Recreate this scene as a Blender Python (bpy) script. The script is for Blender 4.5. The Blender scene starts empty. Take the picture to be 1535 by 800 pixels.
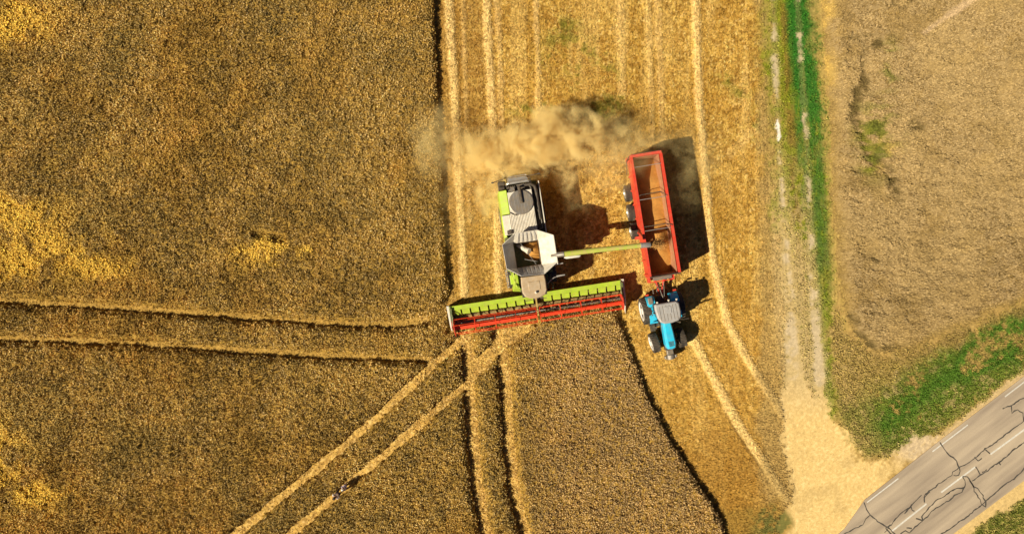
import bpy, bmesh, math, random
import numpy as np
from mathutils import Vector, Matrix

random.seed(7); rng = np.random.default_rng(11)
R = math.radians
scene = bpy.context.scene
COL = scene.collection

# ------------------------------------------------------------------ camera, light, exposure
H = 48.0; PX = 0.047                     # drone height, metres per photo pixel on the ground
cam_d = bpy.data.cameras.new('drone_camera'); cam = bpy.data.objects.new('drone_camera', cam_d); COL.objects.link(cam)
cam.location = (0, 0, H); cam_d.sensor_width = 36; cam_d.lens = 36*H/(1535*PX); cam_d.clip_end = 3000; cam_d.clip_start = .5
scene.camera = cam
SUN_EL = 43.5; SUN_DIR = Vector((-.884*math.cos(R(SUN_EL)), -.468*math.cos(R(SUN_EL)), math.sin(R(SUN_EL))))
w = bpy.data.worlds.new('World'); scene.world = w; w.use_nodes = True
nt = w.node_tree; bg = nt.nodes['Background']; sky = nt.nodes.new('ShaderNodeTexSky'); sky.sky_type = 'NISHITA'; sky.sun_disc = False; sky.air_density = .3; sky.dust_density = .3; sky.ozone_density = .4
sky.sun_elevation = R(SUN_EL); sky.sun_rotation = math.atan2(SUN_DIR.x, SUN_DIR.y)
nt.links.new(sky.outputs[0], bg.inputs[0]); bg.inputs[1].default_value = .05
sl = bpy.data.lights.new('sun', 'SUN'); sl.energy = 5.0; sl.angle = R(.5); sl.color = (1, .885, .665)
so = bpy.data.objects.new('sun', sl); COL.objects.link(so); so.rotation_euler = (-SUN_DIR).to_track_quat('-Z', 'Y').to_euler()
scene.view_settings.view_transform = 'Standard'; scene.view_settings.look = 'None'
scene.view_settings.gamma = 1; scene.view_settings.use_curve_mapping = False; scene.view_settings.exposure = .26
scene.cycles.max_bounces = 8; scene.cycles.volume_bounces = 7; scene.cycles.volume_step_rate = .6; scene.cycles.transparent_max_bounces = 8

# ------------------------------------------------------------------ tagging helpers
def tag(o, label=None, cat=None, group=None, kind=None):
    if label: o['label'] = label
    if cat: o['category'] = cat
    if group: o['group'] = group
    if kind: o['kind'] = kind
    return o
def empty(name, loc, rz=0, parent=None):
    o = bpy.data.objects.new(name, None); COL.objects.link(o); o.location = loc; o.rotation_euler = (0, 0, rz); o.empty_display_size = .3
    if parent: o.parent = parent
    return o

# ------------------------------------------------------------------ materials
def mat(name, c, rough=.5, metal=0, dust=0, dustc=(.45, .31, .16), var=.12, scale=3.0, bump=0, bscale=40):
    m = bpy.data.materials.new(name); m.use_nodes = True; t = m.node_tree; b = t.nodes['Principled BSDF']
    b.inputs['Roughness'].default_value = rough; b.inputs['Metallic'].default_value = metal
    tc = t.nodes.new('ShaderNodeTexCoord'); n = t.nodes.new('ShaderNodeTexNoise'); n.inputs['Scale'].default_value = scale; n.inputs['Detail'].default_value = 6
    t.links.new(tc.outputs['Object'], n.inputs['Vector'])
    cr = t.nodes.new('ShaderNodeValToRGB'); e = cr.color_ramp.elements
    e[0].position = .3; e[0].color = tuple(v*(1-var) for v in c)+(1,); e[1].position = .7; e[1].color = tuple(min(1, v*(1+var)) for v in c)+(1,)
    t.links.new(n.outputs[0], cr.inputs[0]); out = cr.outputs[0]
    if dust:
        n2 = t.nodes.new('ShaderNodeTexNoise'); n2.inputs['Scale'].default_value = scale*1.7; n2.inputs['Detail'].default_value = 8; t.links.new(tc.outputs['Object'], n2.inputs['Vector'])
        mr = t.nodes.new('ShaderNodeMapRange'); mr.inputs[1].default_value = .35; mr.inputs[2].default_value = .75; mr.inputs[3].default_value = dust*.5; mr.inputs[4].default_value = min(1, dust*2.4)
        t.links.new(n2.outputs[0], mr.inputs[0]); mx = t.nodes.new('ShaderNodeMix'); mx.data_type = 'RGBA'; mx.inputs[7].default_value = tuple(dustc)+(1,)
        t.links.new(mr.outputs[0], mx.inputs[0]); t.links.new(out, mx.inputs[6]); out = mx.outputs[2]
    t.links.new(out, b.inputs['Base Color'])
    if bump:
        n3 = t.nodes.new('ShaderNodeTexNoise'); n3.inputs['Scale'].default_value = bscale; n3.inputs['Detail'].default_value = 4; t.links.new(tc.outputs['Object'], n3.inputs['Vector'])
        bp = t.nodes.new('ShaderNodeBump'); bp.inputs['Strength'].default_value = bump; bp.inputs['Distance'].default_value = .05
        t.links.new(n3.outputs[0], bp.inputs['Height']); t.links.new(bp.outputs[0], b.inputs['Normal'])
    return m
def mat_attr(name, rough=.85, nscale=9, amp=.25, transl=0):
    m = bpy.data.materials.new(name); m.use_nodes = True; t = m.node_tree; b = t.nodes['Principled BSDF']; b.inputs['Roughness'].default_value = rough
    b.inputs['Specular IOR Level'].default_value = .15
    a = t.nodes.new('ShaderNodeAttribute'); a.attribute_name = 'col'
    tc = t.nodes.new('ShaderNodeTexCoord'); n = t.nodes.new('ShaderNodeTexNoise'); n.inputs['Scale'].default_value = nscale; n.inputs['Detail'].default_value = 5
    t.links.new(tc.outputs['Object'], n.inputs['Vector'])
    mr = t.nodes.new('ShaderNodeMapRange'); mr.inputs[1].default_value = .3; mr.inputs[2].default_value = .7; mr.inputs[3].default_value = 1-amp; mr.inputs[4].default_value = 1+amp
    t.links.new(n.outputs[0], mr.inputs[0]); vm = t.nodes.new('ShaderNodeVectorMath'); vm.operation = 'SCALE'
    t.links.new(a.outputs['Color'], vm.inputs[0]); t.links.new(mr.outputs[0], vm.inputs['Scale']); t.links.new(vm.outputs[0], b.inputs['Base Color'])
    return m
M = dict(
 green=mat('lime_green_paint', (.43, .64, .025), .38, dust=.18), dgreen=mat('dark_green_paint', (.05, .11, .03), .5, dust=.2),
 white=mat('off_white_paint', (.78, .74, .65), .5, dust=.15), beige=mat('dusty_cab_roof', (.52, .42, .30), .6, dust=.5),
 grey=mat('grey_steel', (.22, .215, .21), .45, .3, dust=.2), lgrey=mat('light_steel', (.55, .54, .52), .4, .5, dust=.15),
 dark=mat('dark_steel', (.035, .033, .033), .5, dust=.12), black=mat('black_rubber', (.022, .021, .02), .8, dust=.18, dustc=(.22, .16, .1)),
 tankdark=mat('shaded_flap_and_rib_steel', (.42, .42, .43), .5, .2, dust=.15),  # darker grey paints shade onto two tank flaps; the ribs share it
 red=mat('red_paint', (.72, .035, .018), .45, dust=.10), redd=mat('dusty_red_paint', (.70, .055, .035), .5, dust=.14),
 orange=mat('orange_red_reel', (.92, .045, .008), .4, dust=.05), blue=mat('blue_paint', (.006, .58, .95), .3, dust=.07),
 roofgrey=mat('grey_cab_roof', (.40, .40, .41), .5, dust=.1), glass=mat('tinted_glass', (.02, .025, .03), .08), rim=mat('white_wheel_rim', (.80, .78, .74), .45, dust=.08),
 grain=mat('wheat_grain', (.56, .27, .055), .8, var=.12, scale=5, bump=.5, bscale=60), inner=mat('worn_tank_lining', (.50, .38, .24), .5, dust=.4, dustc=(.5, .36, .2)),
 skin=mat('skin', (.45, .26, .17), .6), hair=mat('dark_hair', (.03, .02, .015), .7), shirt=mat('white_shirt', (.9, .89, .88), .8), lav=mat('shade_tinted_white_cloth', (.72, .66, .86), .8),  # lavender is white cloth with bluish shade put into its colour
 trousers=mat('brown_trousers', (.07, .045, .035), .8), shoe=mat('dark_shoe', (.03, .03, .03), .6), lamp=mat('orange_beacon', (.8, .3, .02), .3),
 floor=mat('straw_covered_steel', (.10, .075, .05), .7, dust=.55, dustc=(.5, .33, .1), scale=4),
 bin=mat('bare_bin_steel', (.22, .18, .14), .5, .3, dust=.3, dustc=(.4, .25, .12)), augerg=mat('dusty_green_paint', (.40, .55, .04), .45, dust=.5, dustc=(.55, .42, .16)), liner=mat('worn_red_lining', (.48, .17, .09), .5, dust=.35, dustc=(.5, .33, .18)),
 paint=mat('road_paint', (.72, .70, .64), .7, dust=.15, dustc=(.4, .34, .28), scale=6), tar=mat('tar_seal', (.075, .068, .06), .6, var=.3, scale=2), yellow=mat('dusty_yellow_paint', (.6, .42, .08), .5, dust=.3))

# ------------------------------------------------------------------ mesh builder
class MB:
    def __init__(s): s.v = []; s.f = []
    def add(s, vs, fs): b = len(s.v); s.v += [tuple(p) for p in vs]; s.f += [tuple(i+b for i in f) for f in fs]; return s
    def hexa(s, p): return s.add(p, [(3, 2, 1, 0), (4, 5, 6, 7), (0, 1, 5, 4), (1, 2, 6, 5), (2, 3, 7, 6), (3, 0, 4, 7)])
    def box(s, x0, x1, y0, y1, z0, z1):
        return s.hexa([(x0, y0, z0), (x1, y0, z0), (x1, y1, z0), (x0, y1, z0), (x0, y0, z1), (x1, y0, z1), (x1, y1, z1), (x0, y1, z1)])
    def bar(s, a, b, wd, h=None):      # square bar from a to b
        h = h or wd; a = Vector(a); b = Vector(b); d = (b-a).normalized(); up = Vector((0, 0, 1)) if abs(d.z) < .95 else Vector((0, 1, 0))
        u = d.cross(up).normalized()*wd/2; v = u.cross(d).normalized()*h/2
        return s.hexa([a-u-v, a+u-v, b+u-v, b-u-v, a-u+v, a+u+v, b+u+v, b-u+v])
    def tube(s, pts, r, n=10, cap=True):
        pts = [Vector(p) for p in pts]; rs = r if isinstance(r, (list, tuple)) else [r]*len(pts); vs = []; pu = None
        for i, p in enumerate(pts):
            d = (pts[min(i+1, len(pts)-1)]-pts[max(i-1, 0)]).normalized()
            if pu is None: pu = d.orthogonal().normalized()
            u = (pu-d*pu.dot(d)).normalized(); pu = u; v = d.cross(u)
            vs += [p+(u*math.cos(2*math.pi*k/n)+v*math.sin(2*math.pi*k/n))*rs[i] for k in range(n)]
        fs = [(i*n+k, i*n+(k+1) % n, (i+1)*n+(k+1) % n, (i+1)*n+k) for i in range(len(pts)-1) for k in range(n)]
        if cap: fs += [tuple(range(n))[::-1], tuple((len(pts)-1)*n+k for k in range(n))]
        return s.add(vs, fs)
    def prism(s, poly, z0, z1, top=None):   # outline extruded; top = optional outline of the top
        n = len(poly); top = top or poly
        return s.add([(x, y, z0) for x, y in poly]+[(x, y, z1) for x, y in top],
                     [tuple(range(n))[::-1], tuple(range(n, 2*n))]+[(k, (k+1) % n, n+(k+1) % n, n+k) for k in range(n)])
    def lathe(s, prof, axis='x', c=(0, 0, 0), n=32):   # prof: (along, radius)
        vs = []
        for a, r in prof:
            for k in range(n):
                t = 2*math.pi*k/n
                p = (a, r*math.cos(t), r*math.sin(t)) if axis == 'x' else ((r*math.cos(t), r*math.sin(t), a) if axis == 'z' else (r*math.cos(t), a, r*math.sin(t)))
                vs.append((p[0]+c[0], p[1]+c[1], p[2]+c[2]))
        L = len(prof)
        return s.add(vs, [(i*n+k, i*n+(k+1) % n, (i+1)*n+(k+1) % n, (i+1)*n+k) for i in range(L-1) for k in range(n)]+[tuple(range(n))[::-1], tuple((L-1)*n+k for k in range(n))])
    def build(s, name, m, parent=None, bevel=0, smooth=False, loc=None):
        me = bpy.data.meshes.new(name); me.from_pydata(s.v, [], s.f); me.update()
        bm = bmesh.new(); bm.from_mesh(me); bmesh.ops.recalc_face_normals(bm, faces=bm.faces); bm.to_mesh(me); bm.free()
        me.materials.append(m); o = bpy.data.objects.new(name, me); COL.objects.link(o)
        if smooth:
            me.polygons.foreach_set('use_smooth', [True]*len(me.polygons)); me.set_sharp_from_angle(angle=R(35))
        if bevel:
            bv = o.modifiers.new('bevel', 'BEVEL'); bv.width = bevel; bv.segments = 2; bv.limit_method = 'ANGLE'; bv.angle_limit = R(40)
        if parent: o.parent = parent
        if loc: o.location = loc
        return o

# ================================================================== THE GROUND
def wp(pts): return [((x-767.5)*PX, (400-y)*PX) for x, y in pts]     # surveyed outlines -> metres
def hash2(ix, iy, seed):
    h = (ix.astype(np.int64)*374761393+iy.astype(np.int64)*668265263+seed*2147483647) & 0xffffffff
    h = ((h ^ (h >> 13))*1274126177) & 0xffffffff; h = h ^ (h >> 16)
    return (h & 0xffff)/65535.0
def vn(x, y, cell, seed=0):
    x = x/cell; y = y/cell; ix = np.floor(x); iy = np.floor(y); fx = x-ix; fy = y-iy; fx = fx*fx*(3-2*fx); fy = fy*fy*(3-2*fy)
    a = hash2(ix, iy, seed); b = hash2(ix+1, iy, seed); c = hash2(ix, iy+1, seed); d = hash2(ix+1, iy+1, seed)
    return ((a*(1-fx)+b*fx)*(1-fy)+(c*(1-fx)+d*fx)*fy)
def fbm(x, y, cell, seed=0, o=4, g=.55):
    s = 0; a = 1; t = 0
    for i in range(o):
        s = s+a*vn(x*(1+.013*i)+17.3*i+.31*y, y-.31*x+9.1*i, cell/2**i, seed+i*7); t += a; a *= g
    return s/t
def seg_d(X, Y, pl):
    d = np.full(X.shape, 1e9); 
    for (x0, y0), (x1, y1) in zip(pl[:-1], pl[1:]):
        dx, dy = x1-x0, y1-y0; t = np.clip(((X-x0)*dx+(Y-y0)*dy)/(dx*dx+dy*dy+1e-12), 0, 1)
        d = np.minimum(d, np.hypot(X-x0-t*dx, Y-y0-t*dy))
    return d
def side_d(X, Y, pl):      # distance and signed side (positive right of direction)
    best = np.full(X.shape, 1e9); sg = np.zeros(X.shape)
    for (x0, y0), (x1, y1) in zip(pl[:-1], pl[1:]):
        dx, dy = x1-x0, y1-y0; L = math.hypot(dx, dy); t = np.clip(((X-x0)*dx+(Y-y0)*dy)/(L*L), 0, 1)
        d = np.hypot(X-x0-t*dx, Y-y0-t*dy); m = d < best; best = np.where(m, d, best); sg = np.where(m, ((X-x0)*dy-(Y-y0)*dx)/L, sg)
    return best, sg
def inside(X, Y, poly):
    r = np.zeros(X.shape, bool); n = len(poly)
    for i in range(n):
        x0, y0 = poly[i]; x1, y1 = poly[(i+1) % n]
        if y0 == y1: continue
        c = ((y0 > Y) != (y1 > Y)) & (X < (x1-x0)*(Y-y0)/(y1-y0)+x0); r ^= c
    return r
def sdf(X, Y, poly): d = seg_d(X, Y, poly+[poly[0]]); return np.where(inside(X, Y, poly), d, -d)
def sm(x, a, b): t = np.clip((x-a)/(b-a), 0, 1); return t*t*(3-2*t)
def sd_(X, Y, fn, poly): return fn(X, Y, poly)

WHEAT = wp([(-900, -700), (640, -700), (651, 0), (655, 100), (659, 200), (665, 300), (669, 400), (673, 436), (667, 452), (672, 487), (740, 480), (800, 469), (880, 457), (921, 451),
            (926, 480), (945, 530), (967, 590), (1002, 655), (1040, 715), (1062, 748), (1078, 775), (1084, 800), (1100, 900), (1120, 1400), (-900, 1400)])
LANES = [(wp([(-900, 425), (-60, 446), (0, 451), (130, 458), (260, 467), (400, 478), (520, 486), (600, 485), (640, 478)]), .22),
         (wp([(-900, 470), (-60, 504), (0, 507), (100, 510), (200, 514), (350, 524), (500, 533), (600, 537), (645, 538)]), .22),
         (wp([(60, 1060), (352, 800), (430, 737), (520, 665), (600, 592), (650, 545), (692, 508)]), .30),
         (wp([(120, 1080), (434, 800), (520, 727), (620, 642), (700, 574), (740, 530), (790, 492)]), .31),
         (wp([(700, 500), (702, 560), (707, 640), (715, 720), (728, 800), (770, 1000)]), .42),
         (wp([(752, 500), (756, 560), (761, 640), (770, 730), (786, 800), (835, 1000)]), .43)]
BENT = [(wp([(640, 478), (660, 468), (674, 452)]), .42)]            # flattened, not cut
JUNC = wp([(740, 494), (805, 482), (774, 506), (748, 527), (722, 548), (702, 563), (704, 548), (722, 530), (738, 512)])
RIGHT = wp([(1226, -700), (1228, 0), (1232, 100), (1240, 200), (1244, 300), (1248, 400), (1258, 460), (1275, 505), (1310, 530), (1360, 528), (1410, 505), (1470, 480), (1535, 452), (2400, 60), (2400, -700)])
ROAD_U = [(700, 1260), (1050, 960), (1200, 847), (1265, 792), (1296, 748), (1409, 659), (1535, 563), (1700, 448), (2400, -20)]
ROAD_L = [(860, 1300), (1240, 985), (1340, 880), (1400, 824), (1427, 800), (1535, 719), (1700, 600), (2400, 130)]
ROAD = wp(ROAD_U+ROAD_L[::-1])
SAND = wp([(1178, 545), (1172, 600), (1180, 660), (1184, 720), (1168, 800), (1120, 920), (1190, 905), (1262, 820), (1300, 752), (1412, 660), (1370, 660), (1330, 690), (1295, 690), (1270, 665), (1250, 625), (1240, 570), (1234, 530), (1226, 560), (1222, 615), (1212, 590), (1200, 545), (1188, 520)])
VERGE = wp([(1250, 470), (1262, 500), (1310, 528), (1360, 526), (1410, 503), (1470, 478), (1535, 450), (2400, 50), (2400, -20), (1700, 440), (1535, 556), (1420, 640), (1372, 662), (1330, 686), (1297, 688), (1272, 660), (1252, 625), (1244, 560)])
WIND = [(wp([(660, -700), (672, 0), (680, 120), (686, 240), (692, 340), (696, 440)]), .27, 1.0), (wp([(716, -700), (729, 0), (734, 100), (738, 190), (745, 290), (747, 440)]), .25, 1.0),
        (wp([(735, -700), (745, 0), (750, 100), (752, 190)]), .2, .5), (wp([(800, -700), (803, 0), (806, 90), (808, 185), (810, 240)]), .2, .6), (wp([(928, -700), (930, 0), (933, 140)]), .25, .4),
        (wp([(965, -700), (970, 0), (974, 100), (978, 220)]), .2, .38), (wp([(983, -700), (986, 0), (989, 100), (992, 220)]), .22, .45),
        (wp([(1030, -700), (1042, 0), (1047, 150), (1056, 260), (1066, 380), (1088, 480), (1120, 540), (1160, 600), (1186, 640)]), .27, .95),
        (wp([(1036, 505), (1065, 560), (1105, 635), (1145, 695), (1176, 745)]), .30, 1.0), (wp([(694, 0), (700, 200), (704, 330)]), .15, .35),
        (wp([(1095, 230), (1120, 205), (1150, 180)]), .3, .3)]
RUTS = [(wp([(1150, -700), (1159, 0), (1161, 90), (1166, 190), (1172, 280), (1178, 370), (1184, 450), (1188, 560)]), .16), (wp([(1185, -700), (1195, 0), (1200, 90), (1206, 170), (1212, 280), (1217, 380), (1222, 470), (1228, 570)]), .13)]
TRACKC = wp([(1172, -700), (1182, 0), (1190, 120), (1196, 240), (1204, 360), (1212, 480), (1222, 590)])

def lerp(c, col, w):
    w = np.clip(w, 0, 1)[..., None]; return c*(1-w)+np.array(col)*w
def masks(X, Y):
    n1 = fbm(X, Y, .9, 3, 4)-.5; n0 = vn(X, Y, .17, 13)-.5
    wh = sdf(X, Y, WHEAT)+n1*.22+n0*.12
    lane = np.full(X.shape, 9.)
    for pl, hw in LANES: lane = np.minimum(lane, seg_d(X, Y, pl)-hw)
    lane = np.minimum(lane, -sdf(X, Y, JUNC))+n1*.32+n0*.17
    wheat = np.minimum(wh, lane)
    rt = sdf(X, Y, RIGHT)+n1*.8
    return wheat, lane, wh, rt
def ground_fields(X, Y):
    """base colour and height of bare ground, stubble, track, verge"""
    P = X/PX+767.5; Q = 400-Y/PX
    n_big = fbm(X, Y, 6, 21, 3); n_med = fbm(X, Y, 1.5, 31, 4); n_sm = fbm(X, Y, .25, 41, 3); n_fi = vn(X*1.0+.4*Y, Y-.4*X, .11, 51)
    c = np.empty(X.shape+(3,)); c[:] = (.63, .40, .085)
    # drill rows: along the field above, swinging round towards the lower right
    low = sm(-Y, 1.5, 6)
    ca = X*math.cos(R(0))+.02*Y; cb = X*math.cos(R(28))+Y*math.sin(R(28)); cb2 = -X*math.sin(R(28))+Y*math.cos(R(28))
    rowa = .5+.5*np.sin(2*math.pi*(ca+(fbm(X, Y, 1.2, 61, 2)-.5)*.12)/.24); rowb = vn(cb*.28, cb2, .10, 66)
    rowa = rowa*(.4+.6*vn(X, Y*.5, .35, 67))
    row = (.25+.75*rowa*sm(n_med, .3, .6))*(1-low)+rowb*low
    c = lerp(c, (.74, .50, .14), .5*row+.0)
    c = lerp(c, (.30, .145, .02), sm(n_sm, .55, .36)*.7)
    c = lerp(c, (.86, .65, .25), sm(n_fi, .62, .95)*.65)
    c = lerp(c, (.44, .24, .04), sm(n_med, .55, .35)*.45)
    c = lerp(c, (.74, .52, .17), sm(fbm(X*2, Y*.2, 1.6, 77, 4), .5, .68)*.4); c = lerp(c, (.40, .21, .025), sm(fbm(X*1.5, Y*.25, 1.6, 79, 4), .52, .68)*.45)
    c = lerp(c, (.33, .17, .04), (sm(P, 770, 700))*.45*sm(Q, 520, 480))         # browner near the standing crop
    c = lerp(c, (.34, .175, .03), sm(Q, 560, 690)*sm(n_med+.25*(Q-650)/100, .35, .7)*.75)
    c = lerp(c, (.46, .25, .045), sm(Q, 430, 540)*.3)
    # weeds in the stubble
    for (gx, gy, rx, ry) in ((848, 38, 22, 12), (818, 90, 12, 9), (868, 72, 16, 10), (912, 108, 12, 9), (905, 78, 10, 10), (895, 168, 24, 12), (925, 150, 18, 14), (930, 190, 14, 10), (840, 60, 30, 14), (885, 120, 40, 22), (905, 165, 30, 18), (790, 165, 30, 12), (870, 85, 30, 20), (1145, 60, 14, 60), (1110, 140, 14, 10), (1135, 190, 16, 30), (820, 158, 14, 9), (868, 112, 9, 7), (1090, 120, 16, 12)):
        g = np.exp(-(((P-gx)/rx)**2+((Q-gy)/ry)**2)); c = lerp(c, (.20, .18, .02), g*sm(n_sm*.7+n_med*.8, .66, .98)*.95)
    h = .03*row+.035*n_sm+.02*n_fi
    for pl, hw, st in WIND:
        d = seg_d(X, Y, pl)+(n_sm-.5)*.26+(n_med-.5)*.20; wgt = np.clip(sm(d, hw*1.55, hw*.4)*st*(.85+.4*n_med), 0, 1)
        c = lerp(c, (.86, .62, .25), wgt*(.82+.4*(n_fi-.5))); h = h+wgt*(.06+.05*n_sm)
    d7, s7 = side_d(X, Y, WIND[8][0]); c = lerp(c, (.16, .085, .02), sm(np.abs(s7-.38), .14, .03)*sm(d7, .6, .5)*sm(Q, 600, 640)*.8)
    # flattened lanes through the crop
    wheat, lane, wh, rt = masks(X, Y)
    lw = (sm(wh, -.1, .3))*1.0
    straw = np.empty(X.shape+(3,)); straw[:] = (.64, .41, .11)
    straw = lerp(straw, (.36, .2, .055), sm(n_sm, .52, .38)*.6); straw = lerp(straw, (.84, .62, .26), sm(n_fi, .6, .9)*.5); hl = sm(np.minimum(seg_d(X, Y, LANES[0][0]), seg_d(X, Y, LANES[1][0])), .8, .4)*sm(P, 670, 600); straw = lerp(straw, (.42, .26, .06), hl*.85)
    c = c*(1-lw[..., None])+straw*lw[..., None]; h = h+lw*.05*n_fi
    # grass track
    tc, ts = side_d(X, Y, TRACKC[::-1])                      # ts > 0 right of track centre
    fade = sm(Q, 640, 330)
    edgeL = sm(P+(n_med-.5)*30, 1128, 1148); c = lerp(c, (.42, .29, .105), edgeL*.75)
    gr = sm(tc+(n_med-.5)*1.9+(n_sm-.5)*.8, 2.5, 1.15)
    gcol = np.empty(X.shape+(3,)); gcol[:] = (.23, .25, .02); gcol = lerp(gcol, (.30, .24, .06), sm(n_sm, .42, .62)*.55)
    stk = fbm(X*3.2, Y*.55, .8, 97, 4); gcol = lerp(gcol, (.03, .15, .018), sm(ts+(n_med-.5)*1.2-.3*sm(Q, 130, 330), -.45, .05)*sm(stk, .22-.15*sm(Q, 220, 60), .46-.15*sm(Q, 220, 60))*(1-.35*sm(Q, 130, 330)-.5*sm(Q, 330, 470))*.92); gcol = lerp(gcol, (.34, .27, .05), sm(stk, .55, .7)*.5*sm(Q, 0, 160))
    gcol = lerp(gcol, (.24, .14, .03), sm(np.abs(ts+.35), .5, .12)*sm(n_med*.6+stk*.4, .4, .6)*.7)
    gcol = lerp(gcol, (.50, .37, .17), sm(Q, 180, 420)*sm(n_med+n_sm+.35*sm(Q, 300, 500), .75, 1.1)*.9*sm(ts, 1.4, .2))
    gcol = lerp(gcol, (.03, .15, .016), sm(np.abs(ts-.45)+(n_med-.5)*.5, 1.0, .5)*sm(Q, 240, 60)*.7)
    c = c*(1-gr[..., None])+gcol*gr[..., None]
    c = lerp(c, (.56, .41, .18), sm(ts+(n_med-.5)*.8, -.5, -1.1)*sm(ts+(n_med-.5)*.8, -2.6, -1.9)*sm(Q, 220, 400)*.75)          # dusty left side, lower
    grn2 = sm(ts+(n_med-.5)*.7, .75, 1.05)*sm(ts+(n_med-.5), 2.4, 1.7)*sm(Q, 500, 380)*sm(Q, 120, 250); c = lerp(c, (.045, .13, .02), grn2*.6*sm(n_sm*.5+n_med*.5, .35, .58))
    c = lerp(c, (.46, .33, .09), sm(ts, 1.6, 1.95)*sm(ts, 3.0, 2.4)*.6*sm(n_sm, .3, .6))
    for k, (pl, hw) in enumerate(RUTS):
        d = seg_d(X, Y, pl)+(n_sm-.5)*.30+(n_med-.5)*.3; on = sm(fbm(X*.6+.3*k, Y, 1.1, 91+k, 4)+.12*sm(Q, 230, 480)-.03, .45, .60); hw = hw*(1+1.6*sm(Q, 300, 540))
        c = lerp(c, (.62, .50, .34), sm(d, hw+.18, hw-.14)*on*.85); c = lerp(c, (.48, .38, .18), sm(d, hw*2.0, hw)*.2*(1-.0))
    c = lerp(c, (.85, .80, .70), sm(seg_d(X, Y, wp([(1165, 182), (1167, 208)]))+(n_sm-.5)*.3, .16, .06))
    # verge grass
    vg = sdf(X, Y, VERGE)+(n_med-.5)*1.6+(n_sm-.5)*.6; wv = sm(vg, -.4, .5)
    vcol = np.empty(X.shape+(3,)); vcol[:] = (.36, .25, .08)
    gz = sm(seg_d(X, Y, wp([(1290, 640), (1350, 625), (1400, 590), (1450, 560), (1535, 510), (1700, 410)]))+(n_med-.5)*2.0, 3.6, 1.4); vcol = lerp(vcol, (.11, .18, .02), gz*sm(n_med*.6+n_sm*.4, .30, .50)*.85); vcol = lerp(vcol, (.45, .33, .15), sm(n_sm+.4*n_med, .78, .95)*.6)
    lush = sm(seg_d(X, Y, wp([(1320, 640), (1350, 612), (1400, 580), (1450, 545), (1500, 515), (1560, 480), (1700, 400)]))+(n_med-.5)*2.6+(n_big-.5)*2, 1.9, .5)
    vcol = lerp(vcol, (.075, .165, .018), lush*sm(n_sm*.6+n_med*.7, .42, .68)*.95)
    dk = sm(sdf(X, Y, RIGHT)+(n_med-.5)*1.6, -1.1, -.3); vcol = lerp(vcol, (.34, .23, .08), dk*.8)
    vcol = lerp(vcol, (.40, .28, .10), sm(P+(n_big-.5)*140+(n_med-.5)*80, 1360, 1290)*sm(n_sm*.5+n_med*.5, .3, .55)*.65)
    c = c*(1-wv[..., None])+vcol*wv[..., None]
    # sandy junction with the road
    sd = sdf(X, Y, SAND)+(n_med-.5)*1.5+(n_sm-.5)*.9; ws = sm(sd, -.35, .35)*(1-.6*sm(Q, 640, 540))
    scol = np.empty(X.shape+(3,)); scol[:] = (.76, .535, .215); grey = sm(P-.9*(Q-650), 1290, 1345)
    scol = lerp(scol, (.55, .43, .29), grey*.85); scol = lerp(scol, (.84, .66, .35), sm(n_fi, .55, .9)*.35); scol = lerp(scol, (.52, .37, .15), sm(n_med, .46, .3)*.45); scol = lerp(scol, (.46, .31, .11), (n_sm < .30)*.3)
    scol = lerp(scol, (.58, .46, .28), sm(Q, 640, 520)*.7)
    c = c*(1-ws[..., None])+scol*ws[..., None]
    # far road side: sandy shoulder then grass
    ru, su = side_d(X, Y, wp(ROAD_L)); out = su                          # > 0 to the right / below the road
    far = sm(out, -.02, .05); fcol = np.empty(X.shape+(3,)); fcol[:] = (.66, .47, .20)
    fg = sm(out+(n_med-.5)*1.1+(n_sm-.5)*.5, .65, 1.0); fcol = lerp(fcol, (.15, .16, .03), fg); fcol = lerp(fcol, (.40, .32, .10), fg*sm(n_sm, .45, .6)*.7)
    c = c*(1-far[..., None])+fcol*far[..., None]
    du, su2 = side_d(X, Y, wp(ROAD_U)); c = lerp(c, (.62, .46, .24), sm(np.abs(su2+.1)+(n_sm-.5)*.4+(n_med-.5)*.3, .42, .1)*(out < 0)*sm(P, 1380, 1420)*.8)
    # weedy corner where crop, stubble and junction meet
    cor = sm(sdf(X, Y, wp([(1075, 770), (1120, 762), (1170, 745), (1182, 790), (1150, 850), (1100, 860)]))+(n_med-.5)*1.2, -.6, .3)
    c = lerp(c, (.36, .22, .045), cor*.8); c = lerp(c, (.12, .14, .035), cor*sm(n_med*.5+n_sm*.5, .46, .58)*sm(P, 1110, 1150)*.8)
    h = h*(1-gr*.5)*(1-ws*.75)*(1-far*.5)
    h = h+wv*.05*n_sm-ws*.02
    amp = .86+.28*n_fi
    c = c*amp[..., None]
    return c, h, dict(wheat=wheat, lane=lane, wh=wh, rt=rt, gr=gr, wv=wv, ws=ws, far=far, fg=fg*far, lush=lush*wv, grn2=grn2)

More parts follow.
